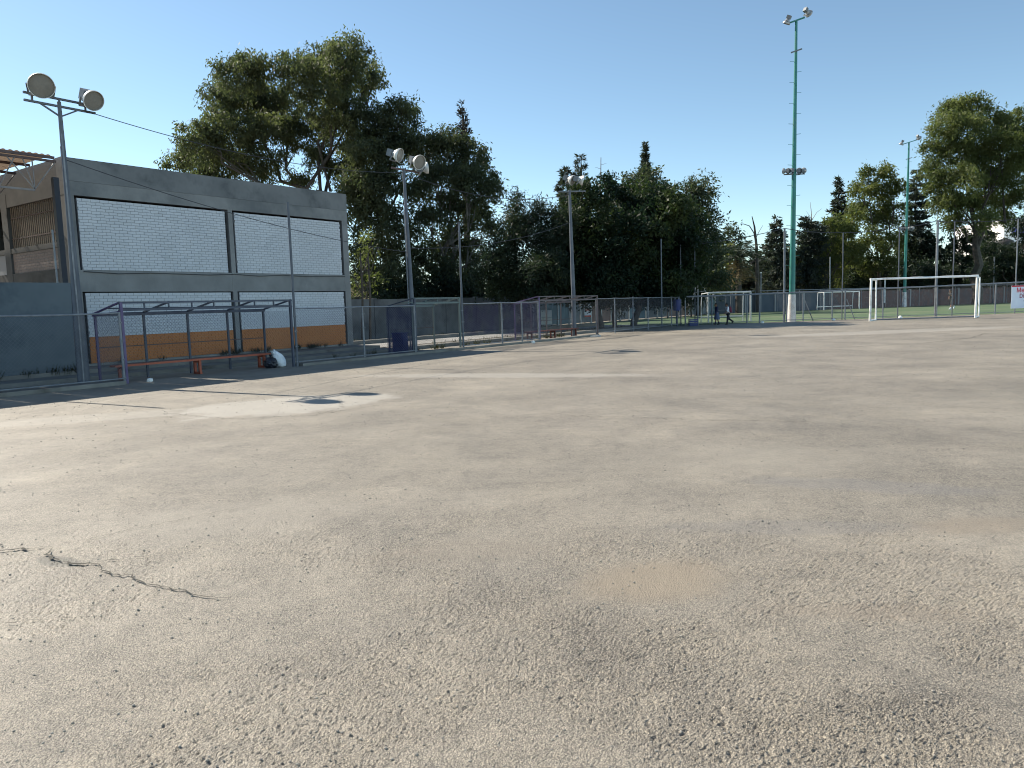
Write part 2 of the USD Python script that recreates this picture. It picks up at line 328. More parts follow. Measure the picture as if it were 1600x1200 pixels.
# stones of the worn surface: one height each, with open joints between them
cell = 0.0092
cx_, cy_ = np.meshgrid(np.arange(-5.7, 5.7, cell), np.arange(1.8, 6.7, cell))
keep = np.abs(cx_) < half(cy_) + 0.1
seeds = np.c_[cx_[keep], cy_[keep]]; seeds = seeds + (rng0.random(seeds.shape) - 0.5) * cell * 0.95
sh_ = rng0.random(len(seeds)) ** 1.6
dd_, ii_ = cKDTree(seeds).query(np.c_[gx.ravel(), gy.ravel()], k=2)
joint = np.clip((dd_[:, 1] - dd_[:, 0]) / (0.45 * cell), 0, 1).reshape(gx.shape)
tall = sh_[ii_[:, 0]].reshape(gx.shape)
edge = np.clip(np.minimum.reduce([(1 - np.abs(gs)) * half(gy), (gy - Y0) * 2, (Y1 - gy) * 0.5]) / 0.9, 0, 1)
worn = np.clip((meshkit.fbm(p3 * 1.3, 4, 3) - 0.36) * 4.0, 0.35, 1.0) * np.clip(1.25 - gy * 0.05, 0.8, 1.15)
pit = np.clip((meshkit.noise(p3 * 58, 21) - 0.76) * 7, 0, 1)
sand = 1 - np.exp(-(((gx - 0.76) / 0.42) ** 2 + ((gy - 4.06) / 0.27) ** 2) ** 2)
hh = 0.0058 * tall * joint + 0.0014 * joint - 0.0050 * pit
hh = ((hh - 0.003) * worn * (0.2 + 0.8 * sand) + 0.006 * (meshkit.noise(p3 * 1.6, 9) - 0.5)) * edge
i0 = (np.arange(ny - 1)[:, None] * nx + np.arange(nx - 1)[None]).ravel()
near_f = np.vstack([np.c_[i0, i0 + 1, i0 + nx + 1], np.c_[i0, i0 + nx + 1, i0 + nx]])
near_v = np.c_[gx.ravel(), gy.ravel(), hh.ravel()]
court = [W(-60, -19.4), W(42.5, -19.4), K + [0.0, 0.1], far_pt(60)[:2] + [0, 0.1], (90, 40), (90, -70), (-60, -70)]
outer = sheet('asphalt', court, 0.0, None, hole=[(-half(Y0), Y0), (half(Y0), Y0), (half(Y1), Y1), (-half(Y1), Y1)])
av = np.vstack([outer[0], near_v]); af = np.vstack([outer[1], near_f + len(outer[0])])
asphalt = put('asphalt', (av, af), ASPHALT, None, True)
tag(asphalt, 'dusty grey asphalt of the open sports court', None, None, 'structure')

CRACK = mat('crack_dirt_shade', (0.045, 0.042, 0.036), 0.98, (0.085, 0.08, 0.065), 20.0)  # flat ribbon colour for dirt and the shade inside each crack
def crack(pts, w, seed, z=0.0095, jit=0.022):
    r = np.random.default_rng(seed); P = [np.array(pts[0], float)]
    for a, b in zip(pts[:-1], pts[1:]):
        a, b = np.array(a, float), np.array(b, float); k = max(2, int(np.linalg.norm(b - a) / 0.04))
        nrm = np.array([-(b - a)[1], (b - a)[0]]); nrm /= np.linalg.norm(nrm)
        for i in range(1, k + 1): P.append(a + (b - a) * i / k + nrm * r.normal(0, jit * 0.55))
    P = np.array(P); t = np.gradient(P, axis=0); t /= np.linalg.norm(t, axis=1, keepdims=True); nn = np.c_[-t[:, 1], t[:, 0]]
    taper = np.clip(np.minimum(np.arange(len(P)), np.arange(len(P))[::-1]) / 5.0, 0.06, 1)
    hw = w * taper * r.uniform(0.25, 1.3, len(P))
    v = np.vstack([np.c_[P + nn * hw[:, None], np.full(len(P), z)], np.c_[P - nn * hw[:, None] * r.uniform(.5, 1.2, (len(P), 1)), np.full(len(P), z)]])
    m = len(P); f = np.array([[i, m + i, m + i + 1, i + 1] for i in range(m - 1)])
    put('crack', (v, f), CRACK, asphalt)
crack([(-4.6, 4.62), (-4.0, 4.80), (-3.48, 4.93), (-3.16, 4.97)], 0.013, 1)
crack([(-3.16, 4.98), (-3.10, 4.86), (-3.05, 4.75), (-2.83, 4.62), (-2.66, 4.60), (-2.55, 4.52)], 0.011, 2)
crack([(-2.83, 4.62), (-2.60, 4.66), (-2.25, 4.78)], 0.005, 22)
crack([(-2.66, 4.60), (-2.55, 4.48), (-2.30, 4.33), (-2.11, 4.2), (-1.85, 4.06), (-1.68, 3.96), (-1.50, 3.97)], 0.0062, 3)
crack([(-2.11, 4.2), (-2.0, 4.05), (-2.02, 3.9)], 0.003, 23)
crack([(-3.16, 4.98), (-2.9, 5.25), (-2.3, 5.8), (-1.9, 6.0)], 0.003, 4)
crack([(-3.0, 3.55), (-2.6, 3.72), (-2.1, 3.78)], 0.003, 24)
crack([(0.6, 10.35), (1.6, 10.0), (2.6, 9.55), (3.85, 9.14)], 0.006, 5, 0.005, 0.04)
crack([(9.0, 22.4), (12.5, 23.0), (15.5, 25.2), (17.4, 27.6), (20, 27.9)], 0.014, 7, 0.005, 0.08)
crack([(-5.6, 11.9), (-4.2, 11.0), (-3.0, 11.1), (-2.1, 12.2)], 0.006, 8, 0.005, 0.05)
crack([(-3.0, 11.1), (-2.7, 11.9), (-3.1, 13.2)], 0.004, 28, 0.005, 0.05)

# loose grit
gr = np.random.default_rng(12)
proto = UsdGeom.PointInstancer.Define(stage, path_for('loose_grit', None))
tag(proto.GetPrim(), 'loose grit scattered over the near asphalt', None, None, 'stuff')
pb = trimesh.creation.icosphere(subdivisions=1); pb.vertices *= 1 + 0.35 * (gr.random((len(pb.vertices), 1)) - 0.5); pb.vertices *= [1, 0.8, 0.55]
GRIT = mat('grit_stone', (0.15, 0.142, 0.128), 0.9, (0.36, 0.33, 0.285), 30.0)
usdkit.mesh(stage, proto.GetPath().pathString + '/stone', pb, GRIT, smooth=False)
proto.CreatePrototypesRel().SetTargets([Sdf.Path(proto.GetPath().pathString + '/stone')])
k = 16000
gy_ = 2.0 + 20.0 * gr.random(k) ** 1.5; gx_ = (gr.random(k) - 0.5) * 1.75 * gy_
sc = (0.0022 + 0.0060 * gr.random(k) ** 4) * (0.75 + gy_ * 0.055)
proto.CreatePositionsAttr(Vt.Vec3fArray.FromNumpy(np.c_[gx_, gy_, sc * 0.3].astype(np.float32)))
proto.CreateScalesAttr(Vt.Vec3fArray.FromNumpy(np.repeat(sc[:, None], 3, 1).astype(np.float32)))
ang = gr.random(k) * 6.28
proto.CreateOrientationsAttr(Vt.QuathArray([Gf.Quath(float(math.cos(a / 2)), 0, 0, float(math.sin(a / 2))) for a in ang]))
proto.CreateProtoIndicesAttr(Vt.IntArray.FromNumpy(np.zeros(k, np.int32)))

turf = sheet('turf', [K + [0.3, 1.0], far_pt(60)[:2] + [0, 1.2], (110, 66), (120, 118), (60, 95.0), (21.9, 80.5), W(42, -29.2)[:2], W(40, -20.5)[:2]], -0.008, None)
tag(put('turf', turf, TURF), 'green worn turf of the football field behind the far fence', None, None, 'structure')

# kerb under the left fence and the two low steps in front of the school block
def kerb(u0, u1, n0, n1, z0, z1, name='kerb', lab=None):
    p = MB().uvbox(u0, u1, n0, n1, z0, z1).build(name, KERB); tag(p, lab, None, None, 'structure')
kerb(-12, 8.75, -17.62, -17.22, -0.1, 0.09, 'kerb', 'low concrete kerb under the nearest fence')
kerb(13.8, 31.0, -17.62, -17.26, -0.1, 0.08, 'kerb', 'low concrete kerb under the fence past the school block')
kerb(-12, 20.2, -20.5, -19.4, -0.1, 0.10, 'step', 'lower concrete step in front of the school block')
kerb(-12, 20.0, -21.95, -20.5, -0.1, 0.20, 'step', 'upper concrete step at the foot of the school block')
kerb(20.2, 42, -19.95, -19.4, -0.1, 0.13, 'kerb', 'kerb along the dirt strip behind the fence')
kerb(20.4, 46, -25.6, -25.2, -0.1, 0.16, 'kerb', 'second kerb in front of the long grey wall')
pth = sheet('path', [W(19.8, -24.9), W(46, -24.9), W(46, -22.2), W(19.8, -22.2)], 0.0, None)
tag(put('path', pth, mat('grey_path', (0.20, 0.195, 0.185), 0.9, (0.29, 0.28, 0.265), 1.0, 0.3, 30)), 'grey paved path behind the fence', None, None, 'structure')
# ------------------------------------------------------------------ school block
NB = -21.9                                # front plane of the block
B = thing('school_block', 'two-storey concrete school block with white and orange brick panels', 'building', W(14.9, NB - 4))
UL, UR, TOP = 9.88, 19.97, 5.90
BACK = NB - 8.0
cols = [(UL, 10.12), (14.86, 15.02), (19.70, UR)]
for a, b in cols:
    MB().uvbox(a, b, NB - 0.35, NB, 0.0, 4.90).build('column', CONCRETE, B)
MB().uvbox(UL - 0.003, UR + 0.003, NB - 0.36, NB + 0.004, 4.90, 5.278).build('roof_beam', CONCRETE, B)
STAINED = mat('rain_stained_concrete', (0.125, 0.128, 0.132), 0.92, (0.165, 0.167, 0.17), 1.6, 0.4, 40, dirt=(0.075, 0.08, 0.085), dscale=0.8)
MB().uvbox(UL - 0.003, UR + 0.003, NB - 0.36, NB + 0.010, 5.282, TOP).build('parapet', STAINED, B)
for a, b in ((10.12, 14.86), (15.02, 19.70)):
    MB().uvbox(a, b, NB - 0.33, NB - 0.004, 2.27, 2.87).build('floor_beam', CONCRETE, B)
    MB().uvbox(a, b, NB - 0.33, NB - 0.02, 0.0, 0.265).build('plinth', mat('stained_plinth', (0.20, 0.195, 0.18), 0.9, (0.27, 0.26, 0.24), 1.5, 0.4, 30, dirt=(0.13, 0.125, 0.115), dscale=0.9), B)
MB().uvbox(UL + 0.01, UR - 0.01, BACK, NB - 0.37, 5.55, 5.85).build('roof_slab', CONCRETE, B)
MB().uvbox(UL + 0.02, UR - 0.02, BACK + 0.1, NB - 0.40, 0.0, 0.3).build('floor_slab', CONCRETE, B)
MB().uvbox(UR - 0.22, UR - 0.004, BACK, NB - 0.36, 0.0, 5.54).build('end_wall', CONCRETE, B)
MB().uvbox(UL + 0.3, UR - 0.25, BACK, BACK + 0.2, 0.0, 5.54).build('back_wall', PLASTER, B)
brng = random.Random(3)
bricks = []                               # (u, panel, lo, hi, material)
PB, BL, BH = 0.0, 0.243, 0.0825
for pi, (a, b, z0, z1) in enumerate([(10.16, 14.78, 2.875, 4.855), (15.06, 19.64, 2.875, 4.855), (10.17, 14.81, 0.27, 2.255), (15.07, 19.66, 0.27, 2.255)]):
    low = pi > 1
    a2, b2 = a + 0.035, b - 0.035           # a dark gap is left beside each panel
    wall = MB().uvbox(a2, b2, NB - 0.20, NB - 0.052, z0, z1 - 0.015).build('brick_panel', MORTAR, B)
    MB().uvbox(a - 0.035, b + 0.035, NB - 0.30, NB - 0.215, z0, z1).build('gap_lining', VOID, B)  # near-black sheet stands in for the shade deep in the gap
    rows = int(round((z1 - z0) / BH))
    h = (z1 - 0.02 - z0) / rows
    for r in range(rows):
        off = (r % 2) * BL / 2 + brng.uniform(-0.02, 0.02)
        x = a2 - off
        while x < b2 - 0.02:
            l, rr = max(x + 0.004, a2), min(x + BL - 0.004, b2)
            if rr - l > 0.03:
                d = brng.uniform(-0.0025, 0.0025)
                m_ = (ORANGEBRICK if r < 9 else (WHITEBRICK if brng.random() < 0.8 else WHITEBRICK2)) if low else (WHITEBRICK if brng.random() < 0.8 else WHITEBRICK2)
                bricks.append((l, wall, (l, rr, NB - 0.054, NB - 0.018 + d, z0 + r * h + 0.0042 * (0.5 if m_ is ORANGEBRICK else 1), z0 + (r + 1) * h - 0.0042 * (0.5 if m_ is ORANGEBRICK else 1)), m_, pi))
            x += BL
first = sorted([b for b in bricks if b[4] == 0], key=lambda b: b[0])[:285]
ids = {id(b) for b in first}
for b in first:
    put('brick', (lambda m: (np.vstack(m.v), np.vstack(m.f)))(MB().uvbox(*b[2])), b[3], b[1])
rest = {}
for b in bricks:
    if id(b) not in ids: rest.setdefault((b[1].GetPath().pathString, b[3].GetPath().pathString), (b[1], b[3], MB()))[2].uvbox(*b[2])
for w_, m_, mb in rest.values(): mb.build('brickwork', m_, w_, kind='stuff')
# the end that faces the viewer, with a barred opening under the canopy
E0 = NB - 0.36
MB().uvbox(UL, UL + 0.28, BACK, E0, 4.90, TOP - 0.02).build('end_beam', PLASTER, B)
MB().uvbox(UL + 0.005, UL + 0.27, BACK, E0, 3.53, 3.68).build('window_sill', PLASTER, B)
MB().uvbox(UL + 0.004, UL + 0.275, BACK, E0, 2.30, 2.93).build('end_floor_beam', PLASTER, B)
MB().uvbox(UL + 0.03, UL + 0.25, BACK, E0, 0.0, 2.30).build('end_wall', PLASTER, B)
for n0, n1 in ((-26.05, -25.65), (BACK, BACK + 0.4)):
    MB().uvbox(UL - 0.004, UL + 0.284, n0, n1, 2.2, 5.3).build('column', PLASTER, B)
ew = MB().uvbox(UL + 0.06, UL + 0.24, -29.5, E0 - 0.02, 2.93, 3.53).build('brick_panel', MORTAR, B, label='dull pinkish brick panel under the barred window')
mb = MB()
for r in range(7):
    x = -25.62 + (r % 2) * -0.12
    while x < E0 - 0.03:
        mb.uvbox(UL + 0.045, UL + 0.062, max(x + .004, -25.62), min(x + BL - .004, E0 - 0.03), 2.94 + r * 0.0835 + .005, 2.94 + (r + 1) * 0.0835 - .005); x += BL
mb.build('brickwork', PINKBRICK, ew, kind='stuff')
win = MB().uvbox(UL + 0.20, UL + 0.235, -25.62, E0 - 0.03, 3.69, 4.89).build('window_board', mat('dark_window', (0.06, 0.05, 0.045), 0.5, (0.11, 0.095, 0.08), 2.0), B)
for i in range(27):
    nn = -25.55 + i * 0.124
    MB().uvbox(UL + 0.06, UL + 0.085, nn, nn + 0.028, 3.69, 4.89).build('bar', mat('brown_window_bars', (0.16, 0.12, 0.095), 0.7, (0.22, 0.17, 0.13), 8.0), win)
for z in (3.95, 4.55): MB().uvbox(UL + 0.055, UL + 0.059, -25.6, E0 - .03, z, z + 0.03).build('cross_rail', RUST, win)
MB().tube([W(9.86, NB + 0.05, 5.5), W(9.86, NB + 0.06, 6.15)], 0.012, 6).build('reinforcing_bar', RUST, B)
# stuck-on conduit between the two storeys
sag = [W(10.2 + i * 0.95, NB + 0.018, 2.83 - 0.05 * math.sin(i * 1.3) ** 2) for i in range(11)]
MB().tube(sag, 0.012, 6).build('conduit', CABLE, B)

# ------------------------------------------------------------------ canopy left of the block
C = thing('steel_canopy', 'rust-red trussed canopy with tan roofing sheets beside the school block', 'canopy', W(5, NB - 4))
SHEET = usdkit.material(stage, '/World/Looks/tan_roof_sheet', {
    'd': ('diffuse_bsdf', {'color': (0.42, 0.37, 0.32)}), 't': ('translucent_bsdf', {'color': (0.55, 0.47, 0.40)}), 'x': ('mix_closure', {'fac': 0.55})},
    [('d.BSDF', 'x.closure1'), ('t.BSDF', 'x.closure2')], surface='x.closure')
CU0, CU1, CZ = -1.0, 9.70, 5.80
cn = [NB, -24.4, -26.9, -29.4]
for i, n_ in enumerate(cn[:-1]):
    u = CU0
    while u < CU1 - 0.1:
        u2 = min(u + 1.05, CU1); mbs = MB(); ks = 28
        uu = np.linspace(u, u2, ks + 1); zz_ = CZ + 0.078 + 0.024 * (np.arange(ks + 1) % 4 // 2)
        vv = [W(a_, q_, z_ + o_) for o_ in (0.0, 0.004) for q_ in (n_ - 2.52, n_ + 0.02) for a_, z_ in zip(uu, zz_)]
        m1 = ks + 1; ff_ = []
        for q in range(ks):
            ff_ += [[q, q + 1, m1 + q + 1, m1 + q], [2 * m1 + q, 3 * m1 + q, 3 * m1 + q + 1, 2 * m1 + q + 1], [q, 2 * m1 + q, 2 * m1 + q + 1, q + 1], [m1 + q, m1 + q + 1, 3 * m1 + q + 1, 3 * m1 + q]]
        mbs.add(vv, ff_)
        mbs.build('roof_sheet', SHEET, C); u = u2 + 0.012
for n_ in (NB, -23.4, -24.9, -26.4, -27.9, -29.4):
    MB().uvbox(CU0, CU1, n_ - 0.025, n_ + 0.025, CZ, CZ + 0.07).build('purlin', RUST, C)
for n_ in cn:
    t = MB(); t.bar(W(CU0, n_ - .05, CZ - 0.05), W(CU1 + .05, n_ - .05, CZ - 0.05), 0.06)
    t.build('truss_top_chord', RUST, C)
    MB().bar(W(CU0, n_ - .05, 4.94), W(9.17, n_ - .05, 4.94), 0.05).build('truss_bottom_chord', mat('grey_truss_steel', (0.14, 0.125, 0.125), 0.6, (0.20, 0.18, 0.18), 5.0), C)
    u = 9.17
    while u > CU0 + 0.5:
        for du in (0.56, 0.0, -0.23) if u > 9 else (0.42, -0.42):
            if du or u > 9: MB().bar(W(u, n_ - .05, 4.96), W(u + du, n_ - .05, CZ - 0.06), 0.026).build('truss_web', mat('grey_truss_steel', (0.14, 0.125, 0.125), 0.6, (0.20, 0.18, 0.18), 5.0), C)
        MB().bar(W(u, n_ - .05, 4.96), W(u - 0.60, n_ - .05, CZ - 0.06), 0.026).build('truss_web', mat('grey_truss_steel', (0.14, 0.125, 0.125), 0.6, (0.20, 0.18, 0.18), 5.0), C)
        u -= 0.83
MB().uvbox(9.56, 9.70, NB + 0.02, NB + 0.16, 0.0, 5.3).build('canopy_column', mat('near_black_steel', (0.012, 0.016, 0.026), 0.6), C)
MB().uvbox(CU0, CU0 + .2, NB - 0.1, NB + 0.1, 0.0, 5.74).build('canopy_column', DARKSTEEL, C)
MB().tube([W(9.40, NB + 0.25, 0.2), W(9.38, NB + 0.25, 3.9)], 0.025, 8).build('downpipe', GALV, C)

bw = MB().uvbox(0.0, 9.28, -20.76, -20.6, 0.0, 2.46)
tag(bw.build('garden_wall', BLUEWALL), 'blue-grey painted wall left of the school block under the canopy', 'wall')

# ------------------------------------------------------------------ the long boundary wall behind
WALLGREY = mat('grey_block_wall', (0.085, 0.088, 0.092), 0.9, (0.125, 0.127, 0.13), 1.2, 0.4, 25, dirt=(0.055, 0.056, 0.06), dscale=0.5)
LW = thing('boundary_wall', 'long grey concrete boundary wall behind the school block', 'wall', W(34, -29.3))
u = 14.0
while u < 41.5:
    MB().uvbox(u, u + 2.70, -29.5, -29.3, -0.05, 2.08 + 0.02 * math.sin(u)).build('wall_bay', WALLGREY, LW)
    MB().uvbox(u + 2.703, u + 2.897, -29.53, -29.27, -0.05, 2.14).build('pier', WALLGREY, LW); u += 2.9
REDDISH = mat('brown_red_boards', (0.13, 0.085, 0.075), 0.85, (0.20, 0.135, 0.11), 1.3, 0.2, 30)
SLAT = mat('dark_slat_panel', (0.10, 0.115, 0.13), 0.8, (0.16, 0.17, 0.18), 1.0)
TEALW = mat('teal_wall_panel', (0.07, 0.12, 0.15), 0.8, (0.10, 0.16, 0.19), 1.0)
LF = thing('slatted_fence', 'slatted boundary fence with pale pillars behind the dark round tree', 'fence', W(60, -29.3))
u, kk = 41.6, 0
while u < 78:
    w = 1.62 if u < 60 else 2.4
    ns = 9 if u < 60 else 5
    for q in range(ns):
        a = u + 0.11 + (w - 0.11) * q / ns
        MB().uvbox(a + 0.012, a + (w - 0.11) / ns - 0.012, -29.36, -29.32, 0.05, 1.66).build('slat', (SLAT, TEALW, SLAT, REDDISH)[(kk // 2) % 4], LF)
    MB().uvbox(u, u + 0.10, -29.40, -29.24, -0.05, 1.80 + 0.12 * (kk % 2)).build('pillar', mat('pale_pillar', (0.36, 0.37, 0.38), 0.8, (0.48, 0.48, 0.47), 3.0), LF)
    u += w; kk += 1

# far wall at the end of the football field
FA, FB_ = np.array([21.9, 80.5]), np.array([60.0, 95.0]); FD = (FB_ - FA) / np.linalg.norm(FB_ - FA); FN = np.array([FD[1], -FD[0]])
def FW(s, o, z): p = FA + FD * s + FN * o; return np.array([p[0], p[1], z])
def fbox(mb, s0, s1, o0, o1, z0, z1):
    c = [FW(s0, o0, 0), FW(s1, o0, 0), FW(s1, o1, 0), FW(s0, o1, 0)]
    return mb.hexa([(p[0], p[1], z0) for p in c] + [(p[0], p[1], z1) for p in c])
MURAL = usdkit.material(stage, '/World/Looks/painted_mural_wall', {
    'g': ('geometry', {}), 'n': ('noise_texture', {'scale': 0.55, 'detail': 6.0, 'roughness': 0.7, 'distortion': 1.2}), 'n2': ('noise_texture', {'scale': 2.2, 'detail': 4.0, 'distortion': 2.5}),
    'r': ('rgb_ramp', {'ramp': [(0.30, (0.04, 0.045, 0.062)), (0.45, (0.075, 0.05, 0.052)), (0.55, (0.11, 0.055, 0.048)), (0.68, (0.075, 0.07, 0.078)), (0.8, (0.17, 0.16, 0.16))]}),
    'r2': ('rgb_ramp', {'ramp': [(0.55, (0, 0, 0)), (0.63, (0.35, 0.35, 0.35)), (0.70, (0, 0, 0))]}), 'a': ('mix_color', {'b': (0.22, 0.215, 0.22)}), 'p': ('principled_bsdf', {'roughness': 0.85})},
    [('g.position', 'n.vector'), ('g.position', 'n2.vector'), ('n.fac', 'r.fac'), ('n2.fac', 'r2.fac'), ('r2.color', 'a.fac'), ('r.color', 'a.a'), ('a.result', 'p.base_color')], surface='p.BSDF')
DARKMESHWALL = mat('dark_blue_wall', (0.045, 0.06, 0.08), 0.85, (0.08, 0.095, 0.115), 0.8)
FWALL = thing('field_end_wall', 'low painted wall with dull red murals at the far end of the field', 'wall', FW(20, 0, 0))
s = -4.0
while s < 78:
    m_ = DARKMESHWALL if s < 16 else MURAL
    fbox(MB(), s, s + 3.8, -0.15, 0.0, -0.05, 1.95).build('wall_bay', m_, FWALL)
    fbox(MB(), s + 3.803, s + 3.997, -0.2, 0.05, -0.05, 2.05).build('pier', mat('grey_pier', (0.24, 0.24, 0.245), 0.9), FWALL)
    s += 4.0
fr = thing('field_end_railing', 'thin grey railing along the top of the far field wall', 'railing', FW(20, 0.3, 0))
MB().tube([FW(-4, 0.3, 2.30), FW(78, 0.3, 2.22)], 0.05, 6).build('top_rail', GALV, fr)
for i in range(28): MB().tube([FW(-4 + i * 3.0, 0.3, -0.05), FW(-4 + i * 3.0, 0.3, 2.28)], 0.04, 6).build('post', GALV, fr)

# houses beyond
HY = mat('yellow_plaster', (0.40, 0.33, 0.19), 0.9, (0.48, 0.40, 0.24), 0.8)
h1 = thing('yellow_house', 'yellow plastered house glimpsed between trunks behind the grey wall', 'house', (-12.6, 64, 0))
MB().box((-14.6, 63, 0), (-10.9, 68, 3.5)).build('wall', HY, h1)
MB().box((-14.9, 62.7, 3.503), (-10.6, 68.3, 3.75)).build('roof', mat('brown_roof', (0.16, 0.11, 0.08), 0.9), h1)
MB().box((-13.2, 62.96, 1.0), (-12.3, 62.997, 2.6)).build('window', VOID, h1)
HWH = mat('white_render', (0.74, 0.73, 0.71), 0.85, (0.80, 0.79, 0.77), 0.6)
h2 = thing('white_apartment_house', 'tall white house with a blue sign behind the right-hand trees', 'house', (94, 135, 0))
MB().box((88.0, 135, 0), (105, 150, 13.6)).build('wall', HWH, h2)
MB().box((87.8, 134.7, 13.603), (105.2, 150.2, 14.1)).build('parapet', HWH, h2)
MB().box((88.6, 133.2, 0), (105, 134.99, 9.6)).build('lower_block', HWH, h2)
sg_ = MB().box((89.4, 134.9, 11.3), (91.6, 134.97, 12.5)).build('sign', mat('blue_sign_board', (0.10, 0.09, 0.36), 0.5), h2)
for wx in (94.0, 97.5): MB().box((wx, 134.94, 10.6), (wx + 1.4, 134.995, 12.6)).build('window', VOID, h2)
for wx in (89.4, 92.2): MB().box((wx, 133.16, 6.4), (wx + 1.0, 133.195, 7.8)).build('window', VOID, h2)
h3 = thing('pink_house', 'low pinkish brick house below the dark water tank on the right', 'house', (82, 122, 0))
MB().box((78.5, 122, 0), (92, 130, 7.2)).build('wall', mat('pink_brick_wall', (0.34, 0.21, 0.17), 0.9, (0.42, 0.27, 0.22), 1.0), h3)
MB().box((78.2, 121.7, 7.203), (92.3, 130.3, 7.4)).build('roof', CONCRETE, h3)
tk = thing('water_tank', 'dark round water tank on the roof of the pinkish house', 'water tank', (80.6, 123.4, 7.4))
MB().lathe([(0.0, 0), (1.35, 0), (1.35, 1.9), (1.25, 2.1), (0.6, 2.45), (0.3, 2.5), (0, 2.5)], (80.6, 123.4, 7.402), (0, 0, 1)).build('body', mat('black_plastic', (0.03, 0.028, 0.027), 0.5), tk, smooth=40)
MB().lathe([(0.0, 0), (0.3, 0), (0.3, 0.1), (0, 0.1)], (80.6, 123.4, 9.903), (0, 0, 1), 12).build('lid', VOID, tk)

# weeds at the foot of the walls
wr = np.random.default_rng(77)
WEED = leaf_mat('dry_weed', (0.03, 0.034, 0.016), (0.10, 0.095, 0.045), 0.25)
def weeds(label, spots, n, h):
    cc, dv = [], []
    for (u0, u1, n0) in spots:
        for _ in range(int((u1 - u0) * 2.2)):
            p = W(wr.uniform(u0, u1), n0 + wr.uniform(0.0, 0.12), 0.0); k = wr.integers(6, n)
            cc.append(p + wr.standard_normal((k, 3)) * [0.05, 0.05, 0.0]); dd = wr.standard_normal((k, 3)) * 0.45; dd[:, 2] = 1.0; dv.append(dd)
    cc, dv = np.vstack(cc), np.vstack(dv); dv /= np.linalg.norm(dv, axis=1, keepdims=True)
    return cc, dv
def weed_bed(label, spots, z, n=22, h=0.22):
    cc, dv = weeds(label, spots, n, h); cc[:, 2] = z
    p = put('weeds', leaves(cc, dv, h, 0.025, wr), WEED); tag(p, label, None, None, 'stuff')
# ------------------------------------------------------------------ fences
def wire_mesh(P0, P1, z0, z1, parent, pitch=0.085, r=0.0024, m=None, name='wire_mesh'):
    """woven diagonal wires between two uprights, clipped to the frame"""
    P0, P1 = np.asarray(P0, float)[:2], np.asarray(P1, float)[:2]
    L, H = np.linalg.norm(P1 - P0), z1 - z0; d = (P1 - P0) / L; nrm = np.array([d[1], -d[0]])
    v, f = [], []
    for sgn in (1, -1):
        c = -H + pitch / 2 if sgn > 0 else pitch / 2
        end = L if sgn > 0 else L + H
        while c < end:
            # line x = c + sgn * h
            h0, h1 = (max(0, -c), min(H, L - c)) if sgn > 0 else (max(0, c - L), min(H, c))
            if h1 - h0 > 0.01:
                a, b = (c + sgn * h0, z0 + h0), (c + sgn * h1, z0 + h1); k0 = len(v); o = 0.003 * sgn
                for (x, z) in (a, b):
                    for da in (0, 2.094, 4.189):
                        ox, oz = r * math.cos(da), r * math.sin(da)
                        q = P0 + d * (x - sgn * oz * 0.7) + nrm * (o + ox)
                        v.append((q[0], q[1], z + oz * 0.7))
                for j in range(3):
                    q = (j + 1) % 3; f.append([k0 + j, k0 + q, k0 + 3 + q]); f.append([k0 + j, k0 + 3 + q, k0 + 3 + j])
            c += pitch
    return put(name, (v, f), m or WIRE, parent)

def cloth_mat(name, col, fac):
    return usdkit.material(stage, '/World/Looks/' + name, {'g': ('geometry', {}), 'n': ('noise_texture', {'scale': 2.0, 'detail': 4.0}), 'mr': ('map_range', {'from_min': 0.3, 'from_max': 0.7, 'to_min': fac - 0.2, 'to_max': fac + 0.2}),
        'd': ('diffuse_bsdf', {'color': col}), 't': ('transparent_bsdf', {}), 'x': ('mix_closure', {})},
        [('g.position', 'n.vector'), ('n.fac', 'mr.value'), ('mr.result', 'x.fac'), ('t.BSDF', 'x.closure1'), ('d.BSDF', 'x.closure2')], surface='x.closure')
SHADE1 = cloth_mat('navy_shade_net', (0.014, 0.014, 0.036), 0.30)
SHADE2 = cloth_mat('violet_shade_net', (0.028, 0.020, 0.050), 0.24)

def post(P, z1, r, parent, m=GALV, clamps=True, name='post'):
    P = np.asarray(P, float)[:2]
    MB().tube([(P[0], P[1], -0.05), (P[0], P[1], z1)], r, 8).build(name, m, parent)
    if clamps:
        c = MB()
        for z in (0.12, 0.55, 0.98, 1.40):
            c.lathe([(r + 0.001, 0), (r + 0.010, 0), (r + 0.010, 0.035), (r + 0.001, 0.035)], (P[0], P[1], z), (0, 0, 1), 8)
            c.bar((P[0], P[1], z + .017), (P[0] + N2[0] * (r + .05), P[1] + N2[1] * (r + .05), z + .017), 0.02)
        c.build('clamp', GALV, parent)
def rail(a, b, r, parent, m=GALV, name='top_rail', sag=0.0):
    a, b = np.asarray(a, float), np.asarray(b, float)
    pts = [a + (b - a) * t - np.array([0, 0, sag * 4 * t * (1 - t)]) for t in np.linspace(0, 1, 7 if sag else 2)]
    MB().tube(pts, r, 8).build(name, m, parent)

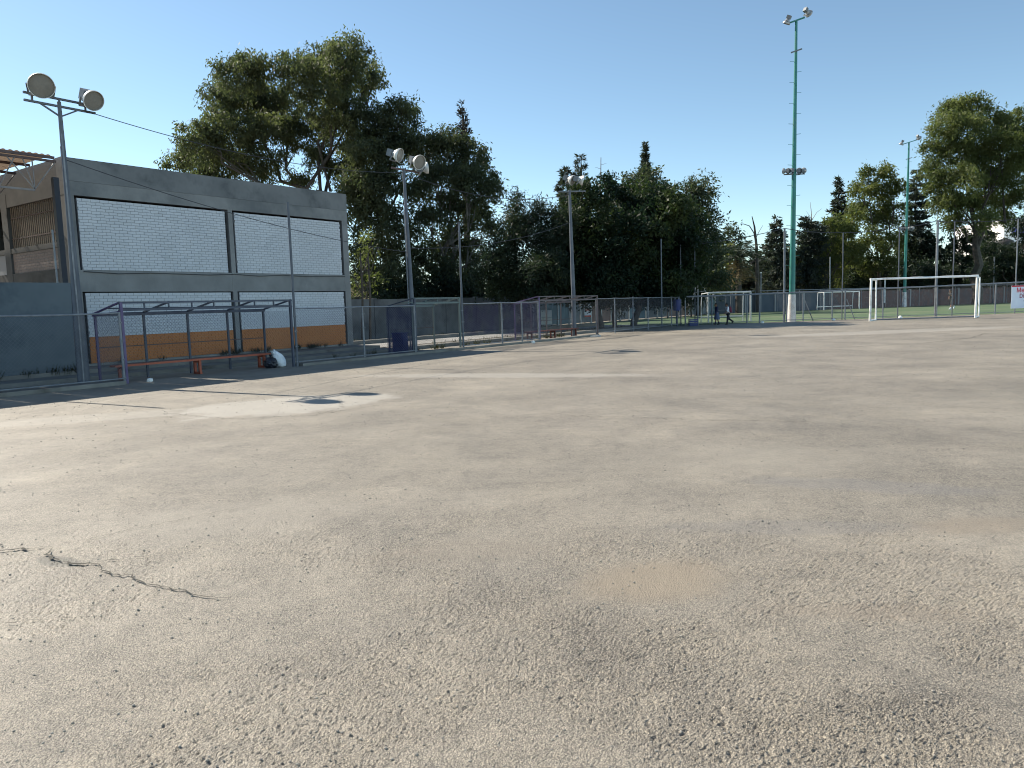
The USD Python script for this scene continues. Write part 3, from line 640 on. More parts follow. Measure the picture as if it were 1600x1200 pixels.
NF = -17.4
def fence_run(label, us, tall, panels=(), cloths=(), n_=NF, h=1.64, ns=None, pale=()):
    t = thing('chain_link_fence', label, 'fence', W(sum(us) / len(us), n_))
    ns = ns or [n_] * len(us)
    for u, q in zip(us, ns): post(W(u, q), tall.get(u, h + 0.02), 0.036 if u in tall else 0.03, t, GALV if u in pale else (POLE if u in tall else GALV), True)
    for (a, qa), (b, qb) in zip(list(zip(us, ns))[:-1], list(zip(us, ns))[1:]):
        rail(W(a, qa, h), W(b, qb, h), 0.021, t, sag=0.015)
        rail(W(a, qa, 0.13), W(b, qb, 0.13), 0.016, t, name='bottom_rail')
        wire_mesh(W(a + 0.03, qa), W(b - 0.03, qb), 0.11, h - 0.02, t)
    for (a, b, z0, z1, m_) in cloths:
        MB().uvbox(a, b, n_ - 0.045, n_ - 0.041, z0, z1).build('shade_net', m_, t)
    return t
fence_run('chain-link fence in front of the blue-grey wall at far left', [-1.0, 2.6, 6.2, 8.80], {-1.0: 4.55, 6.2: 4.55}, pale=(8.80, 6.2))
fence_run('chain-link fence with a navy net beyond the tall thin post by the school block', [13.72, 16.30, 18.62], {13.72: 4.58}, cloths=[(17.35, 18.55, 0.12, 1.60, SHADE1)], pale=(16.30,))
fence_run('chain-link fence with violet nets between the middle shelter and the farther shelter', [21.15, 23.55, 24.9, 26.12], {21.15: 4.55}, cloths=[(23.62, 26.05, 0.35, 1.62, SHADE2), (21.3, 23.4, 0.5, 1.6, SHADE2)], h=1.66, pale=(26.12,))
fence_run('chain-link fence beyond the farthest shelter in the shade of the dark round tree', [31.35, 33.4, 35.6, 37.6, 39.7, 41.4, 43.1], {39.7: 5.0, 43.1: 4.85, 35.6: 1.8}, n_=-17.6, ns=[-17.6, -17.7, -17.8, -17.9, -18.05, -18.2, -18.35], h=1.74)
for (a, b) in ((13.8, 14.6),):
    pass
# the fence along the far side of the court
def ff(x): return far_pt(x)
farf = thing('far_fence', 'long grey railed fence between the court and the football field', 'fence', ff(24))
xs = [10.6, 11.4, 12.3, 14.57, 15.4, 17.2, 18.3, 20.27, 21.16, 23.8, 27.65, 31.97, 36.2, 40.5]
hs = [1.74, 1.75, 1.75, 1.77, 1.78, 1.80, 1.81, 1.84, 1.85, 1.90, 1.95, 2.02, 2.1, 2.15]
for x, h_ in zip(xs, hs): post(ff(x), h_ - 0.02, 0.045, farf, GALV, False)
for (xa, ha), (xb, hb) in zip(list(zip(xs, hs))[:-1], list(zip(xs, hs))[1:]):
    rail(ff(xa) + [0, 0, ha], ff(xb) + [0, 0, hb], 0.05, farf)
    rail(ff(xa) + [0, 0, 0.12], ff(xb) + [0, 0, 0.12], 0.02, farf, name='bottom_rail')
    if xb - xa > 0.5: wire_mesh(ff(xa + .05), ff(xb - .05), 0.12, min(ha, hb) - 0.03, farf, 0.11, 0.0026)
for x in (18.3, 21.16): MB().tube([ff(x) + [0.12, 0.05, 1.3], ff(x) + [0.75, 0.25, -0.03]], 0.028, 6).build('brace', GALV, farf)

# tall posts and cable of the ball net above that fence
net = thing('ball_net_posts', 'row of tall thin posts joined by a cable above the far fence', 'ball net', ff(25))
npost = [(11.25, 4.85, 0.03, POLE), (17.07, 5.75, 0.065, GALV), (21.02, 5.45, 0.035, POLE), (24.93, 5.75, 0.035, POLE), (27.65, 6.15, 0.075, GALV), (28.87, 6.1, 0.035, POLE), (33.57, 6.2, 0.04, GALV), (39.0, 6.4, 0.05, GALV)]
for x, h_, r_, m_ in npost: MB().tube([ff(x) + [0, .14, -0.05], ff(x) + [0, .14, h_]], r_, 8).build('post', m_, net)
tops = [ff(x) + [0, .14, h_] for x, h_, _, _ in npost]
cab = []
for a, b in zip(tops[:-1], tops[1:]):
    for t in np.linspace(0, 1, 6)[:-1]: cab.append(a + (b - a) * t - [0, 0, 0.10 * 4 * t * (1 - t)])
MB().tube(cab + [tops[-1]], 0.024, 6).build('cable', CABLE, net)
low = thing('rear_net_post', 'thin post standing in front of the palm at the end of the field', 'post', (27.4, 82.4, 0))
MB().tube([(27.4, 82.4, 0), (27.4, 82.4, 4.2)], 0.07, 8).build('shaft', GALV, low)
MB().lathe([(0, 0), (0.10, 0), (0.10, 0.12), (0, 0.12)], (27.4, 82.4, 4.203), (0, 0, 1), 8).build('cap', WHITEPAINT, low)
for i, (x, y, h_, lb) in enumerate([(36.36, 85.8, 5.9, 'thin grey post at the field end, left of the white goal'), (60.9, 95.1, 5.8, 'thin white post at the field end, right of the white goal'), (44.0, 88.6, 3.2, 'short pale post with orange foot at the field end')]):
    pp = thing('field_post', lb, 'post', (x, y, 0))
    MB().tube([(x, y, 0), (x, y, h_)], 0.075, 8).build('shaft', GALV if i != 2 else WHITEPAINT, pp)
    MB().lathe([(0, 0), (0.09, 0), (0.09, 0.5), (0, 0.5)], (x, y, 0.003), (0, 0, 1), 8).build('foot', RUST if i == 2 else POLE, pp)

# ------------------------------------------------------------------ roofless shelters
def shelter(label, u0, u1, steps, mesh_back=True, m=DARKSTEEL, side=PURPLE, nf=NF, nb=-18.7):
    t = thing('team_shelter', label, 'shelter', W((u0 + u1) / 2, nf))
    for u, mm in ((u0 + 0.05, side), (u1 - 0.05, m)):
        MB().bar(W(u, nf - .05, -0.02), W(u, nf - .05, 1.88), 0.06).build('front_post', mm, t)
    us = [u0 + 0.05 + (u1 - u0 - 0.1) * i / steps for i in range(steps + 1)]
    for u in us: MB().bar(W(u, nb, -0.02), W(u, nb, 1.60), 0.05).build('back_post', side if u == us[0] else m, t)
    MB().bar(W(u0, nb, 1.62), W(u1, nb, 1.62), 0.08).build('back_beam', m, t)
    MB().bar(W(u0, nb, 0.82), W(u1, nb, 0.82), 0.025).build('mid_rail', RUST, t)
    MB().bar(W(u0, nf - .05, 1.87), W(u1, nf - .05, 1.87), 0.045).build('front_top_chord', m, t)
    MB().bar(W(u0, nf - .05, 1.70), W(u1, nf - .05, 1.70), 0.045).build('front_bottom_chord', m, t)
    k = int((u1 - u0) / 0.6)
    for i in range(1, k):
        u = u0 + (u1 - u0) * i / k
        MB().bar(W(u, nf - .05, 1.70), W(u, nf - .05, 1.87), 0.03).build('truss_strut', m, t)
    for i in range(k // 2 + 1):
        u = u0 + 0.03 + (u1 - u0 - 0.06) * i / (k // 2)
        MB().bar(W(u, nb, 1.64), W(u, nf - .05, 1.88), 0.04).build('rafter', side if i == 0 else m, t)
        if i < k // 2: MB().bar(W(u + 0.02, nb + 0.65, 1.75), W(min(u + 1.2, u1), nf - .05, 1.72), 0.03).build('diagonal', m, t)
    MB().bar(W(u0 + .02, nb, 1.60), W(u0 + .02, nf - .05, 1.66), 0.05).build('side_beam', side, t)
    if mesh_back:
        wire_mesh(W(u0 + .06, nb + .03), W(u1 - .06, nb + .03), 0.05, 1.58, t)
        wire_mesh(W(u0 + .03, nb), W(u0 + .03, nf - .08), 0.05, 1.58, t)
        wire_mesh(W(u1 - .03, nb), W(u1 - .03, nf - .08), 0.05, 1.58, t)
    return t
shelter('dark steel team shelter frame in front of the school block', 8.83, 13.68, 4)
shelter('dark steel team shelter frame beside the second light pole', 18.66, 21.1, 2, m=mat('teal_grey_steel', (0.10, 0.13, 0.13), 0.6), side=DARKSTEEL)
shelter('dark steel team shelter frame beside the third light pole', 26.2, 31.25, 4, m=mat('rusty_dark_steel', (0.09, 0.075, 0.08), 0.6), side=PURPLE)

def bench(label, u0, u1, n_, m, z=0.40, legs=(0.05, 0.5, 0.95)):
    t = thing('bench', label, 'bench', W((u0 + u1) / 2, n_))
    for k_ in (0, 1): MB().uvbox(u0, u1, n_ - 0.16 + k_ * 0.15, n_ - 0.02 + k_ * 0.15, z - 0.045, z).build('seat_plank', m, t)
    for s_ in legs:
        u = u0 + (u1 - u0) * s_
        g_ = MB()
        for dn in (-0.13, 0.09): g_.bar(W(u, n_ + dn, 0.0), W(u, n_ + dn, z - 0.045), 0.06)
        g_.bar(W(u, n_ - 0.17, 0.03), W(u, n_ + 0.14, 0.03), 0.06); g_.bar(W(u, n_ - 0.15, z - 0.075), W(u, n_ + 0.12, z - 0.075), 0.055)
        g_.build('leg', m, t)
bench('long orange-red bench inside the shelter by the school block', 8.95, 13.35, -18.2, ORANGE)
bench('dull red bench inside the shelter by the third light pole', 26.5, 30.6, -18.25, REDDARK)

# ------------------------------------------------------------------ floodlights
def lamp(c, aim, parent, r=0.30, shell=LAMPSHELL, glass=LAMPGLASS, name='floodlight'):
    """bell reflector with a flat lens facing aim, and a ballast box behind"""
    aim = np.asarray(aim, float); aim /= np.linalg.norm(aim); c = np.asarray(c, float)
    L = r * 1.25
    p = MB().lathe([(0.02, -L), (r * 0.32, -L), (r * 0.42, -L * 0.86), (r * 0.62, -L * 0.62), (r * 0.86, -L * 0.32), (r * 0.97, -0.07), (r * 1.0, -0.03), (r * 1.03, -0.025), (r * 1.03, 0.015), (r * 0.985, 0.015), (r * 0.985, -0.03)], c, aim, 28).build(name, shell, parent, smooth=35)
    MB().lathe([(r * 0.98, -0.028), (r * 0.55, -0.012), (0.001, -0.005)], c, aim, 28).build('lens', glass, p, smooth=35)
    side = np.cross(aim, Z3); side /= np.linalg.norm(side); up = np.cross(side, aim)
    b = MB(); o = c - aim * (L + 0.18)
    q = [o + side * sx * 0.11 + up * sz * 0.12 for sx, sz in ((-1, -1), (1, -1), (1, 1), (-1, 1))]
    b.hexa(q + [x + aim * 0.19 for x in q]); b.build('ballast_box', LAMPDARK, p)
    y = MB()
    for s_ in (-1, 1): y.bar(c - aim * 0.12 + side * s_ * r * 1.04, c - aim * 0.30 + side * s_ * r * 0.9 - Z3 * r * 1.05, 0.035)
    y.bar(c - aim * 0.30 - side * r * 0.92 - Z3 * r * 1.05, c - aim * 0.30 + side * r * 0.92 - Z3 * r * 1.05, 0.04)
    y.build('bracket', LAMPDARK, p)

P1 = W(8.17, -17.98)
lp = thing('light_pole', 'grey light pole with two round floodlights in front of the school block corner', 'light pole', P1)
MB().tube([P1 + [0, 0, -0.05], P1 + [0, 0, 1.0], P1 + [0, 0, 3.6], P1 + [0, 0, 6.30]], [0.135, 0.125, 0.068, 0.04], 14).build('shaft', POLE, lp, smooth=30)
MB().tube([W(8.10, -17.83, 0.1), W(8.12, -17.86, 2.0), W(8.13, -17.9, 5.6)], 0.018, 6).build('conduit', GALV, lp)
MB().lathe([(0, 0), (0.24, 0), (0.24, 0.03), (0, 0.03)], P1 + [0, 0, 0.003], Z3, 12).build('base_plate', POLE, lp)
for z in (6.20, 6.36):
    MB().bar(W(7.45, -17.95, z), W(8.95, -18.0, z), 0.045).build('crossarm', POLE, lp)
for u in (7.62, 8.17, 8.72): MB().bar(W(u, -17.97, 6.19), W(u, -17.97, 6.37), 0.035).build('arm_strut', POLE, lp)
for u in (7.78, 8.56): MB().bar(W(8.17, -17.97, 5.98), W(u, -17.97, 6.19), 0.032).build('arm_brace', POLE, lp)
lamp(W(7.68, -17.62, 6.47), N3 * 0.86 - D3 * 0.30 - Z3 * 0.42, lp, 0.25)
lamp(W(8.80, -17.72, 6.40), N3 * 0.86 + D3 * 0.02 - Z3 * 0.48, lp, 0.22)

P2 = np.array([-3.5, 27.4, 0])
lp = thing('light_pole', 'grey light pole with three dusty floodlights in front of the eucalyptus', 'light pole', P2)
T2 = P2 + [-0.13, 0, 6.5]
MB().tube([P2 + [0, 0, -0.05], P2 + [-0.03, 0, 1.5], T2], [0.095, 0.085, 0.05], 14).build('shaft', POLE, lp, smooth=30)
MB().tube([P2 + [-.14, -.1, 0.1], P2 + [-.17, -0.06, 5.0]], 0.02, 6).build('conduit', GALV, lp)
MB().bar(T2 - D3 * 0.6 + [0, 0, -.05], T2 + D3 * 0.8 + [0, 0, -.05], 0.06).build('crossarm', RUST, lp)
lamp(T2 + D3 * -0.42 + N3 * 0.25 + [0, 0, 0.36], N3 * 0.80 + D3 * 0.25 - Z3 * 0.28, lp, 0.235)
lamp(T2 + D3 * 0.12 + N3 * 0.30 + [0.28, 0, 0.18], N3 * 0.85 - D3 * 0.12 - Z3 * 0.32, lp, 0.25)
lamp(T2 + D3 * 0.85 + [0.28, 0, 0.12], D3 * 0.75 + N3 * 0.6 + Z3 * 0.12, lp, 0.20)

P3 = np.array([3.0, 35.4, 0])
lp = thing('light_pole', 'grey light pole with two bell floodlights in front of the dark round tree', 'light pole', P3)
T3 = P3 + [-0.08, 0, 6.75]
MB().tube([P3 + [0, 0, -0.05], P3 + [0, 0, 1.5], T3], [0.115, 0.105, 0.06], 14).build('shaft', POLE, lp, smooth=30)
MB().bar(T3 + [-.5, 0, -.06], T3 + [0.75, 0.1, -.06], 0.06).build('crossarm', LAMPDARK, lp)
lamp(T3 + [0.15, -.1, 0.42], N3 * 0.72 - D3 * 0.10 - Z3 * 0.42 + np.array([.28, 0, 0]), lp, 0.23)
lamp(T3 + [0.62, -.1, 0.40], N3 * 0.62 + D3 * 0.42 - Z3 * 0.25 + np.array([.3, 0, 0]), lp, 0.225)

def mast(label, x, y, h, r0, r1, lean=0.0, zl=None, arm=1.0):
    b = np.array([x, y, 0.0]); t = thing('floodlight_mast', label, 'floodlight mast', b)
    f_ = lambda z: b + [lean * z / h, 0, z]
    k_ = 12
    MB().tube([f_(z) for z in np.linspace(1.7, h, k_)], np.linspace(r0, r1, k_), 12).build('shaft', GREEN, t, smooth=30)
    MB().tube([f_(-.05), f_(0.5), f_(1.698)], [r0 + .09, r0 + 0.07, r0 + 0.035], 14).build('painted_base', PEEL, t, smooth=30)
    n_ = int((h - 5) / 0.62)
    for i in range(n_):
        z = 3.5 + i * 0.62; s_ = 1 if i % 2 else -1
        rr = r0 + (r1 - r0) * (z - 1.7) / (h - 1.7)
        MB().tube([f_(z) + [s_ * rr * 0.9, 0, 0], f_(z) + [s_ * (rr + 0.27), 0, 0.02]], 0.013, 5).build('step_rung', GREEN, t)
    d_ = np.array([0.97, -0.2, 0.26]); d_ /= np.linalg.norm(d_)
    MB().bar(f_(h) - d_ * 0.75 * arm + [0, 0, -.03], f_(h) + d_ * 1.0 * arm + [0, 0, -.03], 0.08).build('crossarm', GREEN, t)
    MB().bar(f_(h - 1.85) - d_ * 0.35 + [0, -.14, 0], f_(h - 1.85) + d_ * 0.32 + [0, -.14, 0], 0.07).build('foot_bar', LAMPDARK, t)
    lamp(f_(h) - d_ * (0.75 * arm + 0.17) + [-.06, 0, -.02], (-0.35, 0.25, -0.9), t, 0.19 + 0.08 * arm, MASTSHELL)
    lamp(f_(h) + d_ * (1.0 * arm + 0.2) + [0.06, 0, 0.10], (0.75, 0.45, -0.48), t, 0.19 + 0.08 * arm, MASTSHELL)
    zl = zl or h * 0.5
    MB().bar(f_(zl - 0.22) + [-.85 * (0.55 + 0.45 * arm), -.05, 0], f_(zl - 0.22) + [.85 * (0.55 + 0.45 * arm), -.05, 0], 0.06).build('lower_crossarm', LAMPDARK, t)
    k2 = 0.55 + 0.45 * arm
    for sx, a in ((-.70, (-0.72, 0.62, 0.10)), (-.36, (-0.45, 0.82, 0.05)), (.40, (0.45, 0.82, 0.12)), (.74, (0.72, 0.60, 0.18))):
        lamp(f_(zl) + [sx * k2 + a[0] * 0.12, 0.1, 0.02], a, t, 0.22 * k2, MASTSHELL)
    return t
mast('tall sea-green floodlight mast with peeling white base beside the far fence', 17.9, 47.9, 18.35, 0.185, 0.075, 0.12, 9.35, 0.5)
mast('distant sea-green floodlight mast behind the white goal', 46.0, 88.0, 18.7, 0.18, 0.085, 0.1, 9.0, 0.85)

def cable(label, a, b, sag, r=0.010):
    a, b = np.asarray(a, float), np.asarray(b, float)
    t = np.linspace(0, 1, 25)
    pts = a + (b - a) * t[:, None] - np.c_[0 * t, 0 * t, sag * 4 * t * (1 - t)]
    p = MB().tube(pts, r, 5).build('overhead_cable', CABLE); tag(p, label, 'cable')
cable('black cable from the nearest light pole over the school roof to the second pole', W(8.7, -17.95, 6.2), T2 + [0, 0, -0.15], 0.35)
cable('black cable sloping across the school front from the nearest light pole', W(8.2, -17.95, 5.05), P2 + [-.1, 0, 3.55], 0.25)
cable('thin cable between the tops of the second and third light poles', T2 + [0.1, 0, -0.2], T3 + [0, 0, -0.2], 0.5, 0.012)
cable('lower thin cable between the second and third light poles', P2 + [-.08, 0, 3.7], P3 + [-.05, 0, 5.3], 0.35, 0.012)

# ------------------------------------------------------------------ goals
def tube_part(t, name, a, b, r, m=WHITEPAINT): MB().tube([a, b], r, 10).build(name, m, t, smooth=40)
GL, GR = np.array([20.95, 43.85, 0]), np.array([27.4, 44.35, 0])
gd = (GR - GL) / np.linalg.norm(GR - GL); gn = np.array([-gd[1], gd[0], 0])
gb = np.array([0.82, 1.0, 0.0])
gk = thing('football_goal', 'white full-size football goal without a net on the asphalt', 'goal', (GL + GR) / 2)
H_ = 2.42
for p_, dx in ((GL, -0.12), (GR, 0.10)):
    tube_part(gk, 'front_post', p_ + [0, 0, 0], p_ + [0.03, 0, H_ + 0.02], 0.062)
    tube_part(gk, 'back_post', p_ + gb, p_ + gb * 0.97 + [0, 0, H_ - 0.04], 0.045)
    tube_part(gk, 'top_stay', p_ + [0, 0, H_ - 0.02], p_ + gb * 0.97 + [0, 0, H_ - 0.06], 0.035)
    tube_part(gk, 'ground_bar', p_ + [0, 0, 0.04], p_ + gb + [0, 0, 0.04], 0.04)
tube_part(gk, 'crossbar', GL + [-0.03, 0, H_], GR + [0.09, 0, H_ + 0.03], 0.062)
tube_part(gk, 'rear_ground_bar', GL + gb + [0, 0, 0.05], GR + gb + [0, 0, 0.05], 0.04, GALV)
def small_goal(label, a, b, h, dep, bar=True, m=WHITEPAINT):
    a, b = np.array([*a, 0.0]), np.array([*b, 0.0]); d_ = (b - a) / np.linalg.norm(b - a); n_ = np.array([-d_[1], d_[0], 0])
    t = thing('small_goal', label, 'goal', (a + b) / 2)
    for p_ in (a, b):
        tube_part(t, 'post', p_, p_ + [0, 0, h], 0.055, m); tube_part(t, 'rear_post', p_ + n_ * dep, p_ + n_ * dep * 0.9 + [0, 0, h - 0.05], 0.035, m); tube_part(t, 'stay', p_ + [0, 0, h], p_ + n_ * dep * 0.9 + [0, 0, h - 0.05], 0.035, m)
    tube_part(t, 'crossbar', a + [0, 0, h], b + [0, 0, h], 0.055, m)
    if bar: tube_part(t, 'rear_bar', a + n_ * dep + [0, 0, 0.35], b + n_ * dep + [0, 0, 0.35], 0.045, m)
small_goal('white small goal just behind the far fence near the two walking children', (13.15, 50.0), (16.2, 50.75), 1.97, 1.0, m=mat('chalky_white_paint', (0.40, 0.41, 0.42), 0.6, (0.50, 0.51, 0.52), 4.0))
small_goal('pale small goal at the far end of the field left of the white goal', (34.3, 82.4), (39.0, 84.2), 1.92, 1.0)
small_goal('grey small goal far across the field behind the two walking children', (20.6, 78.2), (23.2, 79.2), 1.9, 0.9, m=GALV)
am = thing('braced_mast', 'thin white mast with two slanting braces left of the walking children', 'mast', (14.6, 58.5, 0))
tube_part(am, 'pole', (14.6, 58.5, 0), (14.6, 58.5, 3.75), 0.035, GALV)
tube_part(am, 'brace', (14.6, 58.5, 3.1), (14.15, 58.4, 1.55), 0.025, GALV)
tube_part(am, 'brace', (14.6, 58.5, 3.1), (15.5, 58.7, 1.75), 0.025, GALV)
tube_part(am, 'cross_brace', (14.3, 58.45, 2.1), (15.2, 58.65, 2.2), 0.02, GALV)

# ------------------------------------------------------------------ banners and boards
def board(name, label, cat, c, w, h, facing, m, thick=0.012):
    c = np.asarray(c, float); f_ = np.array([*facing, 0.0]); f_ /= np.linalg.norm(f_); r_ = np.array([-f_[1], f_[0], 0])
    t = thing(name, label, cat, c - [0, 0, h / 2])
    q = [c - r_ * w / 2 - Z3 * h / 2, c + r_ * w / 2 - Z3 * h / 2, c + r_ * w / 2 + Z3 * h / 2, c - r_ * w / 2 + Z3 * h / 2]
    MB().hexa(q + [x - f_ * thick for x in q]).build('panel', m, t)
    return t, c, f_, r_
def text_on(t, s, c, f_, r_, x, z, hgt_, m, name='lettering', bold=True, off=0.004):
    tm = meshkit.text_mesh(s, hgt_, 0.003, bold); v = np.array(tm.vertices)
    p = c + r_ * (x + v[:, :1]) + Z3 * (z + v[:, 1:2]) + f_ * (off + v[:, 2:3])
    return put(name, (p, np.array(tm.faces)), m, t)
BANNER = mat('white_banner_cloth', (0.58, 0.60, 0.68), 0.7, (0.66, 0.68, 0.74), 1.5, 0.3, 6)
REDINK = mat('red_ink', (0.48, 0.03, 0.05), 0.6); DARKINK = mat('maroon_ink', (0.24, 0.02, 0.06), 0.6); BLUEINK = mat('blue_ink', (0.05, 0.08, 0.22), 0.6)
fn_ = np.array([FARDIR[1], -FARDIR[0]])
bc = far_pt(33.05 + 1.75) + np.array([0, 0, 1.10]) + np.array([*fn_, 0]) * 0.09
bt, bc, bf, br = board('banner', 'white banner with red lettering tied to the far fence at the right edge', 'banner', bc, 3.5, 1.50, fn_, BANNER)
MB().hexa([bc + br * a + Z3 * z + bf * o for o, in ((0.003,),) for a, z in ((-1.74, 0.655), (1.74, 0.655), (1.74, 0.745), (-1.74, 0.745))] + [bc + br * a + Z3 * z + bf * 0.008 for a, z in ((-1.74, 0.655), (1.74, 0.655), (1.74, 0.745), (-1.74, 0.745))]).build('red_band', REDINK, bt)
text_on(bt, 'Men', bc, bf, br, -1.38, 0.30, 0.30, REDINK)
text_on(bt, 'Di', bc, bf, br, -1.14, -0.07, 0.27, DARKINK)
text_on(bt, 'C', bc, bf, br, -0.80, -0.36, 0.20, BLUEINK)
st_ = W(50.35, -29.0)
s1, c1, f1, r1 = board('notice_sign', 'white sign with red lettering on the slatted fence behind the third pole', 'sign', st_ + [0, 0, 1.0], 0.52, 1.05, (0.1, -1.0), mat('sign_white', (0.62, 0.64, 0.68), 0.6))
text_on(s1, 'M7', c1, f1, r1, -0.20, -0.08, 0.22, mat('sign_red', (0.50, 0.07, 0.04), 0.6))
MB().hexa([c1 + r1 * a + Z3 * z + f1 * 0.002 for a, z in ((-.255, -.52), (.255, -.52), (.255, -.40), (-.255, -.40))] + [c1 + r1 * a + Z3 * z + f1 * 0.006 for a, z in ((-.255, -.52), (.255, -.52), (.255, -.40), (-.255, -.40))]).build('red_band', mat('sign_red', (0.5, 0.07, 0.04)), s1)
s2, c2, f2, r2 = board('white_board', 'blank whitish board standing behind the violet-netted fence', 'board', W(44.4, -28.9) + [0, 0, 0.62], 0.78, 1.0, (0.1, -1.0), mat('board_white', (0.55, 0.57, 0.56), 0.7, (0.62, 0.63, 0.62), 3.0))
for s_ in (-0.36, 0.36): MB().bar(c2 + r2 * s_ - f2 * 0.04 - Z3 * 0.66, c2 + r2 * s_ - f2 * 0.04 + Z3 * 0.5, 0.04).build('leg', DARKSTEEL, s2)
MB().bar(c2 - r2 * 0.39 + f2 * 0.012 - Z3 * 0.02, c2 + r2 * 0.39 + f2 * 0.012 - Z3 * 0.02, 0.02).build('seam', DARKSTEEL, s2)

# ------------------------------------------------------------------ bins, bags, litter
NAVY = mat('navy_plastic', (0.012, 0.022, 0.11), 0.45, (0.02, 0.035, 0.15), 3.0)
bp = np.array([10.0, 45.2, 0])
t = thing('litter_bin', 'navy hooded litter bin raised on a post at the court corner', 'litter bin', bp)
MB().tube([bp, bp + [0, 0, 0.95]], 0.06, 10).build('post', DARKSTEEL, t)
MB().lathe([(0, 0), (0.19, 0), (0.21, 0.06), (0.235, 0.62), (0.22, 0.66), (0.205, 0.62), (0.18, 0.08), (0, 0.06)], bp + [0, 0, 0.93], Z3, 18).build('bucket', NAVY, t, smooth=40)
for s_ in (-.11, .11): MB().tube([bp + [s_, -.05, 1.55], bp + [s_, -.05, 1.70], bp + [s_ * .6, .0, 1.72]], 0.03, 8).build('hook', mat('pale_hook', (0.3, 0.34, 0.45)), t)
t = thing('plastic_crate', 'blue plastic crate standing on the ground by the corner fence', 'crate', (10.95, 45.1, 0))
cr = MB()
for a, b in (((10.74, 44.95, 0.0), (11.16, 45.25, 0.02)),): cr.box(a, b)
for k_ in range(4):
    z = 0.02 + k_ * 0.1
    cr.box((10.74, 44.93, z), (11.16, 44.948, z + 0.07)); cr.box((10.74, 45.252, z), (11.16, 45.27, z + 0.07))
    cr.box((10.72, 44.95, z), (10.738, 45.25, z + 0.07)); cr.box((11.162, 44.95, z), (11.18, 45.25, z + 0.07))
cr.build('slatted_body', NAVY, t)
for x, y in ((10.725, 44.935), (11.175, 44.935), (10.725, 45.265), (11.175, 45.265)): MB().box((x - .015, y - .015, 0), (x + .015, y + .015, 0.42)).build('corner_post', NAVY, t)
vb = W(18.52, -17.75)
t = thing('cabinet', 'navy metal cabinet behind the fence at the foot of the second pole', 'cabinet', vb)
MB().uvbox(18.30, 18.60, -18.15, -17.72, 0.05, 0.70).build('body', NAVY, t)
MB().uvbox(18.28, 18.62, -18.18, -17.69, 0.703, 0.74).build('lid', NAVY, t)
MB().uvbox(18.34, 18.56, -17.717, -17.70, 0.12, 0.62).build('door', NAVY, t)

def lumpy(c, rx, ry, rz, seed, amp=0.14, flat=True, fr=3.0):
    s_ = trimesh.creation.icosphere(subdivisions=4); v = np.array(s_.vertices)
    nz = meshkit.fbm(v * fr + 7 * seed, 4, seed) - 0.5
    v = v * (1 + amp * 2 * nz[:, None]) * [rx, ry, rz]
    if flat: v[:, 2] = np.maximum(v[:, 2], -rz * 0.86)
    return v + c, np.array(s_.faces)
SACK = mat('white_woven_sack', (0.52, 0.56, 0.62), 0.7, (0.64, 0.67, 0.72), 4.0, 0.5, 40)
BLACKBAG = mat('black_bin_bag', (0.006, 0.007, 0.012), 0.25, spec=0.6)
sb = W(13.36, -17.72)
t = thing('white_sack', 'bulging white sack leaning at the end of the orange bench', 'sack', sb)
prof = []
s_ = trimesh.creation.icosphere(subdivisions=4); v = np.array(s_.vertices)
nz = meshkit.fbm(v * 2.6 + 3, 4, 4) - 0.5
v = v * (1 + 0.36 * nz[:, None]); zz = np.sign(v[:, 2]) * np.abs(v[:, 2]) ** 0.75
px_ = v[:, 0] * 0.165 * (1 - 0.22 * np.clip(zz, 0, 1)); py_ = v[:, 1] * 0.15; pz_ = (np.clip(zz, -0.97, 2) + 0.97) * 0.235
a_, b_ = D3, N3
vw = sb + (px_ - 0.42 * (pz_ - 0.2))[:, None] * a_ + py_[:, None] * b_ + pz_[:, None] * Z3
put('body', (vw, s_.faces), SACK, t, True)
nk = MB(); top_ = sb + a_ * (-0.155) + Z3 * 0.44
for (du, dz, w_) in ((-0.10, 0.03, 0.05), (-0.02, 0.075, 0.045), (0.05, 0.03, 0.04)):
    p0 = top_ + a_ * 0.02 + Z3 * -0.07; p1 = top_ + a_ * du + Z3 * dz
    nk.hexa([p0 - b_ * w_ - a_ * .05, p0 + b_ * w_ - a_ * .05, p0 + b_ * w_ + a_ * .05, p0 - b_ * w_ + a_ * .05, p1 - b_ * w_ * .7 - a_ * .006, p1 + b_ * w_ * .8 - a_ * .006, p1 + b_ * w_ * .8 + a_ * .006, p1 - b_ * w_ * .7 + a_ * .006])
nk.build('folded_mouth', SACK, t)
tb = thing('black_bag', 'shiny black bin bag slumped against the white sack', 'bag', sb - D3 * 0.24)
put('body', lumpy(sb - D3 * 0.27 - N3 * 0.04 + Z3 * 0.13, 0.19, 0.17, 0.165, 9, 0.2), BLACKBAG, tb, True)
MB().lathe([(0.05, -0.03), (0.022, 0.02), (0.05, 0.08), (0.03, 0.09), (0, 0.06)], sb - D3 * 0.27 - N3 * 0.04 + Z3 * 0.29, (0.1, 0.1, 1), 10).build('tied_neck', BLACKBAG, tb, smooth=50)

